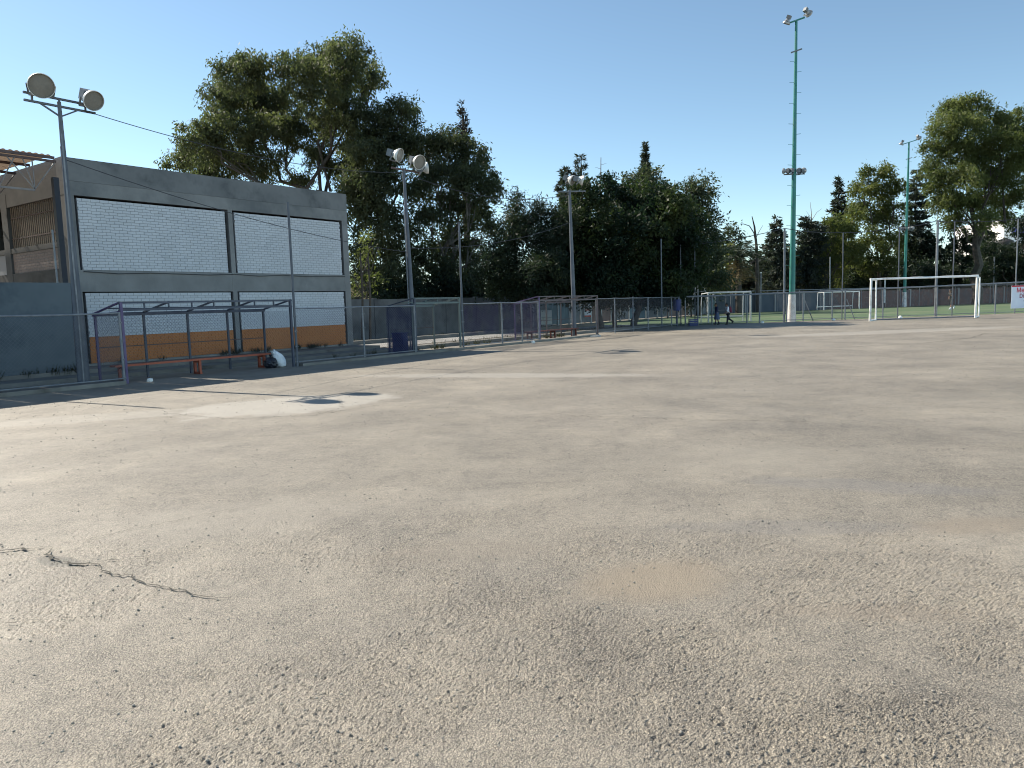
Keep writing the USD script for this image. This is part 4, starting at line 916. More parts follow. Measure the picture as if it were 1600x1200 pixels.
def litter(name, label, cat, c, r, seed, m):
    t = MB(); v, f = lumpy(np.asarray(c) + [0, 0, r * 0.6], r, r * 0.8, r * 0.7, seed, 0.35, True, 2.0); t.add(v, f)
    tag(t.build(name, m), label, cat)
PAPER = mat('white_litter', (0.74, 0.74, 0.73), 0.7)
litter('crumpled_paper', 'crumpled white paper lying before the shelter by the school block', 'litter', W(9.35, -17.3), 0.07, 2, PAPER)
litter('crumpled_bag', 'small bright white crumpled bag on the asphalt before the violet-netted fence', 'litter', W(25.0, -16.95), 0.085, 3, PAPER)
litter('crumpled_cup', 'crushed white cup on the asphalt near the two walking children', 'litter', (15.3, 45.7, 0), 0.10, 4, PAPER)
litter('crumpled_wrapper', 'white wrapper lying under the far fence right of the green mast', 'litter', (20.1, 46.8, 0), 0.10, 5, PAPER)
ball = MB().lathe([(0.001, -0.11)] + [(0.11 * math.sin(a), -0.11 * math.cos(a)) for a in np.linspace(0.2, 2.94, 12)] + [(0.001, 0.11)], (23.6, 45.55, 0.11), Z3, 16)
tag(ball.build('ball', PAPER, None, smooth=60), 'small white ball lying behind the white goal', 'ball')
slab = MB().box((3.25, 34.55, 0.0), (4.15, 34.85, 0.05))
tag(slab.build('paving_slab', mat('pale_slab', (0.42, 0.42, 0.41), 0.9)), 'pale flat slab at the foot of the third light pole', 'slab')
# ------------------------------------------------------------------ trees
def leaves(c, d, L, Wd, rng):
    """diamond leaves with a slight fold; c centres, d unit directions"""
    n = len(c)
    s = np.cross(d, rng.standard_normal((n, 3))); s /= np.maximum(np.linalg.norm(s, axis=1, keepdims=True), 1e-6)
    L = L * rng.uniform(0.65, 1.3, (n, 1)); Wd = Wd * rng.uniform(0.7, 1.25, (n, 1))
    v = np.stack([c, c + d * L * 0.42 + s * Wd / 2, c + d * L, c + d * L * 0.42 - s * Wd / 2], 1).reshape(-1, 3)
    i = np.arange(n)[:, None] * 4
    return v, np.vstack([i + [0, 1, 2], i + [0, 2, 3]])

def crown_points(lobes, rng, lai, leaf_area, per, clump):
    C, LC = [], []
    for (x, y, z, r) in lobes:
        n = max(4, int(math.pi * r * r * lai / leaf_area / per))
        q = rng.standard_normal((n, 3)); q /= np.linalg.norm(q, axis=1, keepdims=True)
        q[:, 2] = np.where(rng.random(n) < 0.35, np.abs(q[:, 2]), q[:, 2]); q *= (rng.random((n, 1)) ** 0.30) * rng.choice([0.8, 1.0, 1.12], (n, 1), p=[0.4, 0.45, 0.15])
        cc = np.array([x, y, z]) + q * r * [1, 1, 0.92]
        cr = clump * rng.uniform(0.6, 1.35, n)
        k = rng.poisson(per, n)
        C.append(np.repeat(cc, k, 0) + rng.standard_normal((k.sum(), 3)) * np.repeat(cr, k)[:, None] * [0.62, 0.62, 0.55])
        LC.append(cc)
    return np.vstack(C), np.vstack(LC)

def limb_path(a, b, rng, k=6, wob=0.06, up=0.25):
    a, b = np.asarray(a, float), np.asarray(b, float); L = np.linalg.norm(b - a)
    t = np.linspace(0, 1, k)[:, None]
    p = a + (b - a) * t + rng.standard_normal((k, 3)) * L * wob * np.sin(t * math.pi)
    p[:, 2] += (L * up * t * (1 - t))[:, 0]
    return p

def tree(name, label, y, base_px, lobes_px, m, seed, bark=BARK, leaf=(0.30, 0.10), lai=3.6, per=34, clump=0.36, droop=0.35, trunk_r=0.28, fork=0.35, depth=0.5, group=None, twig=True, cat='tree', base_xy=None, trunks=1, bare_frac=0.45, fat=1.10):
    rng = np.random.default_rng(seed)
    P = [at(px, py, y) for px, py, _ in lobes_px]
    R = [r * fat * y / FPX for _, _, r in lobes_px]
    cx = np.mean([p[0] for p in P]); half = max(max(abs(p[0] - cx) for p in P), 1.0)
    lob = []
    for p, r in zip(P, R):
        room = math.sqrt(max(0.0, 1 - ((p[0] - cx) / (half * 1.15)) ** 2)) * half * depth
        dy = rng.uniform(-1, 1) * room
        s = (y + dy) / y                      # slide along the survey direction, keep its size
        q = EYE + (p - EYE) * s
        lob.append((q[0], q[1], q[2], r * s))
    b = at(base_px, 600, y); b = np.array([b[0], y, 0.0])
    if base_xy is not None: b = np.array([*base_xy, 0.0])
    t = thing(name, label, cat, b, group=group)
    C, LC = crown_points(lob, rng, lai, leaf[0] * leaf[1] * 0.5, per, clump)
    C = C[C[:, 2] > 0.25]
    d = rng.standard_normal((len(C), 3)); d /= np.linalg.norm(d, axis=1, keepdims=True)
    d[:, 2] -= droop * 2; d /= np.linalg.norm(d, axis=1, keepdims=True)
    put('crown', leaves(C, d, leaf[0], leaf[1], rng), m, t)
    zs = sorted(l[2] for l in lob); zf = max(0.8, zs[0] * 0.6 + zs[-1] * fork * 0.25)
    mid = np.array([b[0] * 0.6 + cx * 0.4, b[1], zf])
    mb = MB()
    for q in range(trunks):
        o = np.array([(q - (trunks - 1) / 2) * 0.8, rng.uniform(-.4, .4), 0])
        p = limb_path(b + o * 0.5, mid + o, rng, 6, 0.03, 0.0)
        p[0] = b + o * 0.5 - [0, 0, 0.1]
        mb.tube(p, np.linspace(trunk_r * 1.2, trunk_r * 0.75, 6) * (1 if trunks == 1 else 0.7), 9)
    mb.build('trunk', bark, t, smooth=40)
    lm = MB()
    for (x, yy, z, r) in lob:
        if rng.random() < bare_frac and lm.n: continue
        j = rng.uniform(0.35, 1.0)
        st = b + (mid - b) * (0.55 + 0.45 * j) if rng.random() < 0.5 or z < zf else mid
        p = limb_path(st, (x, yy, z), rng, 7, 0.07, 0.15 if z > st[2] else -0.1)
        r0 = min(trunk_r * 0.42, 0.03 + 0.06 * r)
        lm.tube(p, np.linspace(r0, r0 * 0.3, 7), 6)
        if twig:
            near = LC[np.argsort(np.sum((LC - [x, yy, z]) ** 2, 1))[:14]]
            for c in near[::2]:
                lm.tube(limb_path(p[rng.integers(3, 6)], c, rng, 4, 0.08, 0.1), np.linspace(r0 * 0.35, r0 * 0.10, 4), 4, cap=False)
    lm.build('limbs', bark, t, smooth=40)
    return t

EUC = leaf_mat('eucalyptus_leaf', (0.062, 0.076, 0.042), (0.235, 0.255, 0.125), 0.48)
EUC2 = leaf_mat('dull_eucalyptus_leaf', (0.048, 0.062, 0.038), (0.190, 0.210, 0.105), 0.46)
FICUS = leaf_mat('dark_round_leaf', (0.013, 0.028, 0.016), (0.105, 0.135, 0.034), 0.30)
BUSH = leaf_mat('dark_bush_leaf', (0.016, 0.028, 0.018), (0.055, 0.075, 0.030), 0.28)
GREYG = leaf_mat('grey_green_leaf', (0.040, 0.055, 0.034), (0.155, 0.170, 0.105), 0.40)
YELG = leaf_mat('yellow_green_leaf', (0.075, 0.092, 0.032), (0.310, 0.320, 0.110), 0.46, 0.25)
BIGR = leaf_mat('bright_eucalyptus_leaf', (0.075, 0.095, 0.036), (0.310, 0.330, 0.120), 0.46, 0.25)
CONI = leaf_mat('dark_needle', (0.030, 0.040, 0.034), (0.095, 0.110, 0.080), 0.22, 0.3)
DULLCONI = leaf_mat('brownish_needle', (0.025, 0.022, 0.018), (0.07, 0.065, 0.045), 0.12, 0.3)

tree('eucalyptus_tree', 'tallest spreading eucalyptus rising behind the school block', 56, 535,
     [(540, 92, 36), (505, 108, 36), (563, 128, 34), (462, 118, 36), (515, 158, 44), (430, 165, 40), (400, 110, 26), (372, 122, 34), (388, 172, 44), (345, 160, 30), (352, 212, 40), (424, 222, 44), (484, 208, 34), (552, 200, 40),
      (312, 222, 33), (302, 254, 26), (348, 256, 40), (396, 268, 32), (568, 240, 34), (540, 266, 26), (268, 256, 12), (584, 176, 16), (500, 250, 22), (330, 290, 30), (560, 300, 26), (470, 285, 18)],
     EUC, 11, BARK, (0.27, 0.095), 5.0, 52, 0.37, 0.50, 0.42, depth=0.55, fat=1.12, bare_frac=0.55)
tree('eucalyptus_tree', 'dense eucalyptus behind the second light pole, right of the school block', 53, 612,
     [(628, 186, 28), (604, 222, 34), (580, 256, 36), (640, 232, 22), (556, 300, 26), (600, 300, 38), (572, 345, 34), (622, 362, 32), (590, 405, 32), (572, 440, 24), (620, 432, 28), (650, 300, 22), (560, 395, 18)],
     EUC2, 12, BARK, (0.27, 0.095), 5.2, 50, 0.36, 0.40, 0.30, depth=0.6, fat=1.25, bare_frac=0.6)
tree('eucalyptus_tree', 'rounded eucalyptus with gaps of sky right of the second light pole', 55, 690,
     [(668, 240, 28), (700, 232, 28), (734, 250, 28), (690, 285, 34), (742, 290, 30), (766, 300, 20), (722, 330, 32), (676, 345, 26), (748, 345, 20), (704, 385, 28), (664, 405, 26), (738, 398, 24), (690, 438, 32), (650, 452, 20), (730, 442, 26), (770, 360, 12)],
     EUC2, 13, PALEBARK, (0.27, 0.095), 4.8, 48, 0.36, 0.40, 0.34, depth=0.6, fat=1.25, bare_frac=0.6)
tree('bushy_tree', 'dark bushy tree with feathery tips left of the third light pole', 43.5, 815,
     [(806, 312, 9), (805, 332, 14), (800, 355, 20), (842, 322, 10), (838, 345, 18), (830, 375, 30), (790, 388, 28), (862, 335, 12), (862, 372, 26), (880, 350, 20), (800, 430, 36), (850, 424, 36), (765, 440, 28), (820, 455, 30), (778, 412, 20)],
     BUSH, 14, BARK, (0.25, 0.06), 4.8, 44, 0.32, 0.1, 0.20, depth=0.6, fat=1.22, bare_frac=0.96)
tree('round_tree', 'darkest broad round tree with its trunk by the court corner', 46.8, 990,
     [(952, 352, 34), (990, 318, 28), (1022, 322, 32), (1050, 336, 32), (1078, 350, 22), (1000, 368, 44), (1048, 382, 42), (1082, 388, 22), (980, 425, 42), (1030, 430, 38), (1072, 418, 28), (1010, 452, 26), (960, 300, 16), (1092, 405, 16), (1060, 446, 20), (975, 452, 24), (1035, 456, 22), (1088, 432, 12), (940, 440, 30), (1000, 335, 30), (1040, 350, 30), (1005, 462, 18), (1058, 462, 16), (985, 440, 30), (1030, 405, 36)],
     FICUS, 15, BARK, (0.24, 0.11), 5.2, 46, 0.32, 0.15, 0.20, depth=0.8, base_xy=(7.6, 46.3), fat=1.28, bare_frac=0.96)
tree('round_tree', 'darkest round tree with thin trunk right behind the third light pole', 45.5, 938,
     [(892, 335, 20), (905, 366, 32), (932, 330, 26), (940, 396, 40), (892, 418, 32), (915, 298, 18), (930, 440, 30), (880, 452, 22), (960, 436, 28), (945, 290, 14), (870, 425, 24), (900, 455, 24), (935, 458, 22), (850, 445, 22), (905, 395, 34), (880, 440, 26), (920, 460, 18), (948, 462, 16)],
     FICUS, 16, BARK, (0.24, 0.11), 5.0, 46, 0.32, 0.15, 0.16, depth=0.7, base_xy=(5.5, 45.3), fat=1.28, bare_frac=0.96)
thin = thing('slender_trunk', 'slender dark trunk standing between the two dark round trees', 'tree', (6.5, 46.8, 0))
MB().tube([(6.5, 46.8, -.1), (6.45, 46.9, 1.6), (6.7, 47.0, 3.6)], [0.16, 0.13, 0.08], 9).build('trunk', BARK, thin, smooth=40)
MB().tube([(6.45, 46.9, 1.5), (6.0, 47.2, 3.0), (5.7, 47.3, 4.2)], [0.08, 0.06, 0.04], 7).build('limb', BARK, thin, smooth=40)
tree('grey_green_tree', 'grey-green tree top below the pointed cypress behind the round trees', 78, 1005,
     [(990, 282, 15), (1012, 276, 15), (1004, 298, 20), (1026, 290, 14), (1000, 330, 26), (1025, 325, 22)], GREYG, 17, BARK, (0.38, 0.14), 3.4, 30, 0.5, 0.2, 0.26)
tree('grey_green_tree', 'loose grey-green eucalyptus just right of the dark round tree', 74, 1092,
     [(1080, 300, 18), (1104, 296, 18), (1092, 325, 24), (1112, 342, 13), (1075, 318, 14), (1096, 372, 24), (1088, 415, 28), (1112, 400, 18), (1120, 440, 24), (1080, 440, 24), (1118, 372, 10)], GREYG, 18, BARK, (0.36, 0.13), 4.0, 30, 0.55, 0.3, 0.28)
tree('grey_green_tree', 'thin open-crowned small tree left of the bare dead tree', 86, 1146,
     [(1146, 358, 11), (1136, 374, 12), (1152, 378, 13), (1122, 372, 10), (1130, 400, 18), (1118, 392, 10), (1150, 402, 10)], GREYG, 19, BARK, (0.40, 0.15), 2.6, 28, 0.5, 0.3, 0.2)
tree('olive_tree', 'low yellow-green tree beside the palm', 84, 1138, [(1142, 388, 10), (1136, 400, 14), (1120, 420, 20), (1108, 440, 20), (1130, 445, 18)], YELG, 20, BARK, (0.40, 0.15), 3.2, 28, 0.5, 0.2, 0.2)
tree('olive_tree', 'yellowish broad tree right of the green mast', 92, 1285,
     [(1272, 388, 18), (1286, 412, 20), (1252, 416, 18), (1302, 352, 16), (1322, 366, 22), (1338, 342, 18), (1312, 396, 24), (1264, 440, 18), (1300, 432, 22), (1334, 398, 20), (1285, 372, 12)], YELG, 21, BARK, (0.38, 0.15), 4.6, 44, 0.46, 0.2, 0.26)
tree('olive_tree', 'rounded yellow-green eucalyptus left of the distant mast', 97, 1372,
     [(1356, 272, 14), (1384, 274, 16), (1350, 300, 20), (1378, 304, 22), (1403, 292, 13), (1340, 328, 16), (1374, 340, 24), (1400, 332, 16), (1364, 376, 22), (1394, 380, 18), (1340, 386, 16), (1380, 412, 20), (1350, 418, 20)], YELG, 22, BARK, (0.38, 0.15), 4.6, 44, 0.46, 0.2, 0.28)
tree('eucalyptus_tree', 'huge bright eucalyptus towering at the right edge', 90, 1522,
     [(1490, 176, 20), (1518, 172, 22), (1478, 200, 22), (1510, 206, 26), (1546, 192, 20), (1586, 196, 26), (1566, 222, 28), (1608, 228, 32), (1462, 236, 20), (1500, 246, 28), (1540, 250, 26), (1470, 280, 22), (1508, 284, 26), (1550, 288, 26), (1588, 268, 28),
      (1478, 318, 22), (1516, 322, 24), (1556, 318, 22), (1596, 308, 18), (1488, 350, 16), (1538, 344, 16), (1450, 262, 14), (1462, 300, 14), (1570, 340, 12)], BIGR, 23, BARK, (0.38, 0.13), 5.2, 50, 0.50, 0.35, 0.50, fat=1.15, bare_frac=0.55)
tree('dark_tree', 'dark evergreen below the huge eucalyptus near the right edge', 96, 1590, [(1596, 356, 18), (1606, 385, 22), (1578, 412, 20), (1600, 425, 24), (1612, 350, 20), (1555, 415, 22), (1545, 385, 14), (1530, 430, 20)], BUSH, 24, BARK, (0.42, 0.16), 3.6, 28, 0.55, 0.2, 0.26)
tree('dark_tree', 'dark evergreen thicket behind the trunk of the huge eucalyptus', 104, 1490, [(1470, 400, 22), (1500, 418, 24), (1478, 438, 22), (1452, 384, 18), (1530, 398, 22), (1534, 430, 24), (1560, 395, 16), (1448, 430, 20), (1500, 380, 18), (1520, 372, 14)], BUSH, 26, BARK, (0.46, 0.18), lai=4.6, per=40, trunk_r=0.3)
tree('grey_green_tree', 'long dull grey-green tree belt closing the gaps beyond the conifers', 112, 1330,
     [(1195, 425, 20), (1232, 405, 18), (1240, 432, 22), (1290, 400, 20), (1330, 425, 22), (1360, 428, 20), (1420, 392, 20), (1425, 428, 22), (1400, 420, 20), (1452, 398, 18), (1282, 430, 20), (1310, 412, 18), (1445, 430, 20), (1170, 432, 16)], GREYG, 27, BARK, (0.48, 0.19), lai=4.6, per=40, trunk_r=0.28, clump=0.5, trunks=3)
tree('small_tree', 'small sunlit tree leaning over the grey wall beside the block', 44, 575, [(572, 402, 18), (590, 440, 14), (560, 440, 10), (582, 372, 12)], YELG, 25, BARK, (0.24, 0.09), 1.5, 22, 0.4, 0.2, 0.08, cat='tree')
# scrub under the trees: one row behind the grey wall, one behind the far wall
for i, (px, py, r, y) in enumerate([(600, 452, 20, 50), (640, 450, 22, 51), (690, 448, 22, 52), (740, 452, 24, 53), (785, 455, 24, 54), (830, 458, 24, 56), (870, 460, 20, 57), (915, 452, 26, 60), (955, 452, 26, 62), (1045, 440, 26, 66), (1080, 452, 16, 68)]):
    tree('shrub', 'dark leafy shrub showing over the boundary wall at left', y, px, [(px, py, r), (px - 12, py + 8, r * .8), (px + 12, py + 6, r * .8), (px, py + 20, r)], BUSH, 40 + i, leaf=(0.28, 0.11), lai=3.4, trunk_r=0.07, group='shrubs behind the boundary wall', cat='shrub', twig=False)
for i, px in enumerate(range(1105, 1640, 38)):
    y = 98 + (i % 3) * 3; py = 432 + (i % 4) * 5 - (px - 1100) * 0.012
    tree('shrub', 'dark leafy shrub in the shade behind the far field wall', y, px, [(px, py, 20), (px - 14, py + 8, 17), (px + 14, py + 4, 17), (px + 4, py - 16, 14), (px, py + 20, 20)], BUSH, 60 + i, leaf=(0.46, 0.18), lai=3.6, trunk_r=0.1, clump=0.6, group='shrubs behind the far field wall', cat='shrub', twig=False)

def conifer(name, label, y, px, top, bottom, half_px, m, seed, levels=26, per=30, needle=(0.30, 0.07), gap=0.15, curve=0.9, bark=BARK, upturn=0.0, sparse=1.0, tip=0.5):
    rng = np.random.default_rng(seed)
    pt = at(px, top, y); h = pt[2]; b = np.array([pt[0], y, 0.0]); z0 = max(0.6, at(px, bottom, y)[2]); half = half_px * y / FPX
    t = thing(name, label, 'tree', b)
    MB().tube([b - [0, 0, .1], b + [0, 0, z0], b + [0.05, 0, h * 0.98]], [0.05 + h * 0.014, h * 0.012 + .03, 0.025], 8).build('trunk', bark, t, smooth=40)
    br, C, Dv = MB(), [], []
    for i in range(levels):
        f = (i + rng.uniform(0, .7)) / levels
        z = z0 + (h - z0) * f; L = half * ((1 - f) ** curve) * rng.uniform(0.7, 1.15) + 0.12
        for k in range(max(2, int((5 if f < 0.8 else 4) * sparse + rng.random()))):
            a = rng.uniform(0, 6.283); d = np.array([math.cos(a), math.sin(a), 0])
            l = L * rng.uniform(0.65, 1.1)
            p = b + [0, 0, z]; s_ = np.linspace(0, 1, 5)[:, None]
            path = p + d * l * s_ + Z3 * l * ((-0.18 + upturn) * s_ + (0.16 + upturn) * s_ ** 2)
            br.tube(path, np.linspace(0.02 + l * 0.014, 0.008, 5), 4, cap=False)
            n = max(4, int(per * l / max(half, 1) * 1.8))
            q = rng.uniform(gap, 1.0, n); idx = q * 4; i0 = np.minimum(idx.astype(int), 3); fr_ = (idx - i0)[:, None]
            c = path[i0] * (1 - fr_) + path[i0 + 1] * fr_
            wdt = l * 0.22 * (1.1 - q)[:, None] + 0.06
            c = c + rng.standard_normal((n, 3)) * wdt * [1, 1, 0.35]
            C.append(c); dd = d * 0.7 + rng.standard_normal((n, 3)) * 0.55; dd[:, 2] += upturn * 1.5 - 0.1; Dv.append(dd)
    br.build('branches', bark, t)
    C, Dv = np.vstack(C), np.vstack(Dv); Dv /= np.linalg.norm(Dv, axis=1, keepdims=True)
    put('needles', leaves(C, Dv, needle[0], needle[1], rng), m, t)
    return t
conifer('cypress', 'narrow pointed cypress rising behind the dark round trees', 80, 1008, 224, 330, 15, CONI, 31, 34, 44, (0.36, 0.10), 0.10, 1.15, upturn=0.5)
conifer('conifer', 'sparse dark conifer with a crooked top left of the third pole lamps', 70, 886, 262, 340, 18, CONI, 32, 12, 34, (0.42, 0.12), 0.55, 0.45, sparse=0.75, upturn=0.25)
conifer('conifer', 'sparse pointed conifer right of the third pole lamps', 72, 907, 238, 345, 21, CONI, 33, 16, 30, (0.40, 0.10), 0.5, 0.75, sparse=0.9, upturn=0.12)
conifer('conifer', 'thin dying conifer with a forked dark top above the rounded eucalyptus', 60, 722, 160, 240, 13, DULLCONI, 34, 13, 26, (0.30, 0.09), 0.35, 0.8, sparse=0.6, upturn=0.6)
conifer('conifer', 'dark broad conifer immediately left of the green mast', 90, 1213, 338, 455, 42, CONI, 35, 26, 70, (0.50, 0.16), 0.12, 0.85)
conifer('conifer', 'flat-topped dark conifer with dead twigs right of the green mast', 91, 1264, 338, 455, 34, CONI, 36, 22, 80, (0.50, 0.15), 0.1, 0.30)
conifer('conifer', 'tall dark conifer between the masts, highest of that row', 102, 1311, 274, 450, 36, CONI, 37, 28, 76, (0.55, 0.18), 0.12, 0.8)
conifer('conifer', 'dark ragged conifer just right of the distant mast', 106, 1432, 262, 450, 34, CONI, 38, 26, 76, (0.58, 0.18), 0.15, 0.55)
conifer('conifer', 'dark conifer half hidden under the huge bright eucalyptus', 108, 1540, 345, 455, 40, CONI, 39, 20, 76, (0.58, 0.18), 0.12, 0.6)
conifer('conifer', 'dark conifer between the palm and the broad conifer', 100, 1182, 395, 455, 26, CONI, 61, 16, 60, (0.55, 0.18), 0.12, 0.6)

def bare(name, label, base, segs, m=DEADWOOD):
    t = thing(name, label, 'tree', base)
    for i, (pts, r0, r1) in enumerate(segs):
        MB().tube(np.asarray(pts, float), np.linspace(r0, r1, len(pts)), 6).build('trunk' if i == 0 else 'branch', m, t, smooth=40)
yb = 82
q = lambda px, py, dy=0: at(px, py, yb + dy)
b0 = q(1184, 480); b0[2] = 0
bare('dead_tree', 'bare dead tree with one drooping branch left of the green mast', b0,
     [([b0, q(1183, 420), q(1182, 385), q(1179, 355), q(1175, 338)], 0.26, 0.04), ([q(1182, 388), q(1178, 364), q(1171, 353), q(1162, 350), q(1156, 350)], 0.07, 0.025),
      ([q(1181, 372), q(1186, 362), q(1192, 352)], 0.04, 0.015), ([q(1183, 405), q(1172, 412), q(1165, 424)], 0.10, 0.03), ([q(1182, 392), q(1174, 385), q(1168, 380)], 0.03, 0.012), ([q(1183, 400), q(1190, 392), q(1194, 380)], 0.03, 0.012)], BARK)
yb = 72
b0 = q(938, 480); b0[2] = 0
bare('dead_conifer_top', 'bare pole-like dead conifer top above the round trees', b0, [([b0, q(938, 330), q(939, 246)], 0.16, 0.03)] + [([q(938.6, z), q(938.6 + s * 9, z - 3)], 0.022, 0.01) for z, s in ((258, 1), (264, -1), (270, 1), (277, -1), (283, 1), (288, -1), (294, 1))], DEADWOOD)
yb = 91
b0 = q(1268, 400)
bare('dead_twigs', 'dead bare twigs sticking up from the flat-topped conifer', b0, [([q(1268, 352), q(1268, 335), q(1266, 316)], 0.07, 0.02), ([q(1268, 345), q(1276, 332), q(1284, 326)], 0.04, 0.015), ([q(1268, 342), q(1260, 330)], 0.03, 0.012)])
for i, px in enumerate((563, 575)):
    b1 = W(25.6 + i * 0.9, -27.4 + 0.2 * i); e = at(px, 395, b1[1])
    b1[0] = at(px + 3, 520, b1[1])[0]
    bare('sapling_trunk', ('thin dark sapling trunk nearest the block, before the grey wall', 'second thin dark sapling trunk before the grey wall')[i], b1, [([b1, b1 + (e - b1) * 0.5 + [0.05, 0, 0], e], 0.075, 0.035), ([b1 + (e - b1) * 0.55, b1 + (e - b1) * 0.75 + [-0.4, .1, 0], b1 + (e - b1) * 0.85 + [-0.9, .1, .2]], 0.03, 0.012), ([b1 + (e - b1) * 0.7, e + [0.5, .1, .3]], 0.025, 0.01)], BARK)

# palm
def palm(label, px, py, y, seed):
    rng = np.random.default_rng(seed); c = at(px, py, y); b = np.array([c[0], y, 0.0])
    t = thing('palm_tree', label, 'palm tree', b)
    MB().tube([b - [0, 0, .1], b + [0, 0, c[2] * .5], c], [0.36, 0.30, 0.34], 12).build('trunk', BARK, t, smooth=40)
    FR = leaf_mat('palm_leaf', (0.022, 0.036, 0.022), (0.06, 0.08, 0.04), 0.2); OLD = leaf_mat('dry_palm_leaf', (0.16, 0.12, 0.06), (0.32, 0.26, 0.15), 0.2)
    for i in range(52):
        a = i * 2.399; old = i > 34; el = rng.uniform(-0.2, 1.25) if not old else rng.uniform(-1.3, -0.9)
        d = np.array([math.cos(a), math.sin(a), 0]); L = rng.uniform(2.6, 3.6) * (0.85 if old else 1)
        s_ = np.linspace(0, 1, 9)
        path = c + d * (L * np.cos(el) * s_)[:, None] + Z3 * (L * np.sin(el) * s_ - L * 0.55 * s_ ** 2 * (0.8 if not old else 0.1))[:, None]
        mb = MB(); mb.tube(path, np.linspace(0.035, 0.008, 9), 4, cap=False)
        n = 46; qq = np.repeat(np.linspace(0.12, 1, n // 2), 2) * 8; i0 = np.minimum(qq.astype(int), 7); fr_ = (qq - i0)[:, None]
        p0 = path[i0] * (1 - fr_) + path[i0 + 1] * fr_
        side = np.cross(d, Z3) * np.where(np.arange(n) % 2, 1, -1)[:, None]
        dd = side * 0.75 + d * 0.55 + Z3 * -0.25 + rng.standard_normal((n, 3)) * 0.12; dd /= np.linalg.norm(dd, axis=1, keepdims=True)
        v, f = leaves(p0, dd, 0.62, 0.075, rng); mb.add(v, f)
        mb.build('frond', OLD if old else FR, t)
palm('stout palm with hanging dry fronds at the far left end of the field', 1154, 402, 79, 5)

weed_bed('dry weeds along the foot of the school block', [(10.0, 19.9, NB + 0.03)], 0.198)
weed_bed('dry weeds along the foot of the blue-grey wall', [(2.0, 9.2, -20.58)], 0.098, 30, 0.30)
weed_bed('dry weeds on the dirt behind the fence', [(16.0, 30.0, -18.6), (20.5, 40, -20.3), (21, 40, -26.0)], 0.0, 16, 0.24)
# ------------------------------------------------------------------ people
from manifold3d import Manifold
def hull_chain(joints, bones, seg=14):
    out = Manifold()
    def ball(k):
        (x, y, z), r = joints[k]
        return Manifold.sphere(r, seg).translate([x, y, z])
    for a, b in bones: out = out + Manifold.batch_hull([ball(a), ball(b)])
    return out
def soften(m, ref=0.02, it=6):
    m = m.refine_to_length(ref); g = m.to_mesh()
    t = trimesh.Trimesh(g.vert_properties[:, :3], g.tri_verts, process=True)
    trimesh.smoothing.filter_taubin(t, 0.5, 0.53, iterations=it)
    return t
def hand(J, wrist, elbow, s, facing):
    """five unequal curled fingers and a thumb chain rooted in the palm; returns bones"""
    w = np.array(J[wrist][0]); e = np.array(J[elbow][0]); d = (w - e) / np.linalg.norm(w - e)
    side = np.asarray(facing, float) - d * np.dot(facing, d); side /= np.linalg.norm(side); pal = np.cross(d, side)
    bones = []
    kp = wrist + 'p'; J[kp] = (tuple(w + d * 0.055 * s), 0.024 * s); bones.append((wrist, kp))
    for i, (o, L) in enumerate(((-0.026, 0.058), (-0.009, 0.068), (0.009, 0.064), (0.026, 0.050))):
        a = w + d * 0.075 * s + side * o * s
        b_ = a + d * L * 0.55 * s + pal * 0.006 * s; c_ = b_ + d * L * 0.40 * s + pal * 0.022 * s
        for nme, p in (('a', a), ('b', b_), ('c', c_)): J[f'{wrist}{i}{nme}'] = (tuple(p), 0.0085 * s)
        bones += [(kp, f'{wrist}{i}a'), (f'{wrist}{i}a', f'{wrist}{i}b'), (f'{wrist}{i}b', f'{wrist}{i}c')]
    a = w + d * 0.02 * s + side * -0.024 * s; b_ = a + d * 0.032 * s - side * 0.020 * s + pal * 0.012 * s; c_ = b_ + d * 0.028 * s + pal * 0.012 * s
    for nme, p, r in (('ta', a, 0.011), ('tb', b_, 0.010), ('tc', c_, 0.0085)): J[wrist + nme] = (tuple(p), r * s)
    return bones + [(wrist, wrist + 'ta'), (wrist + 'ta', wrist + 'tb'), (wrist + 'tb', wrist + 'tc')]

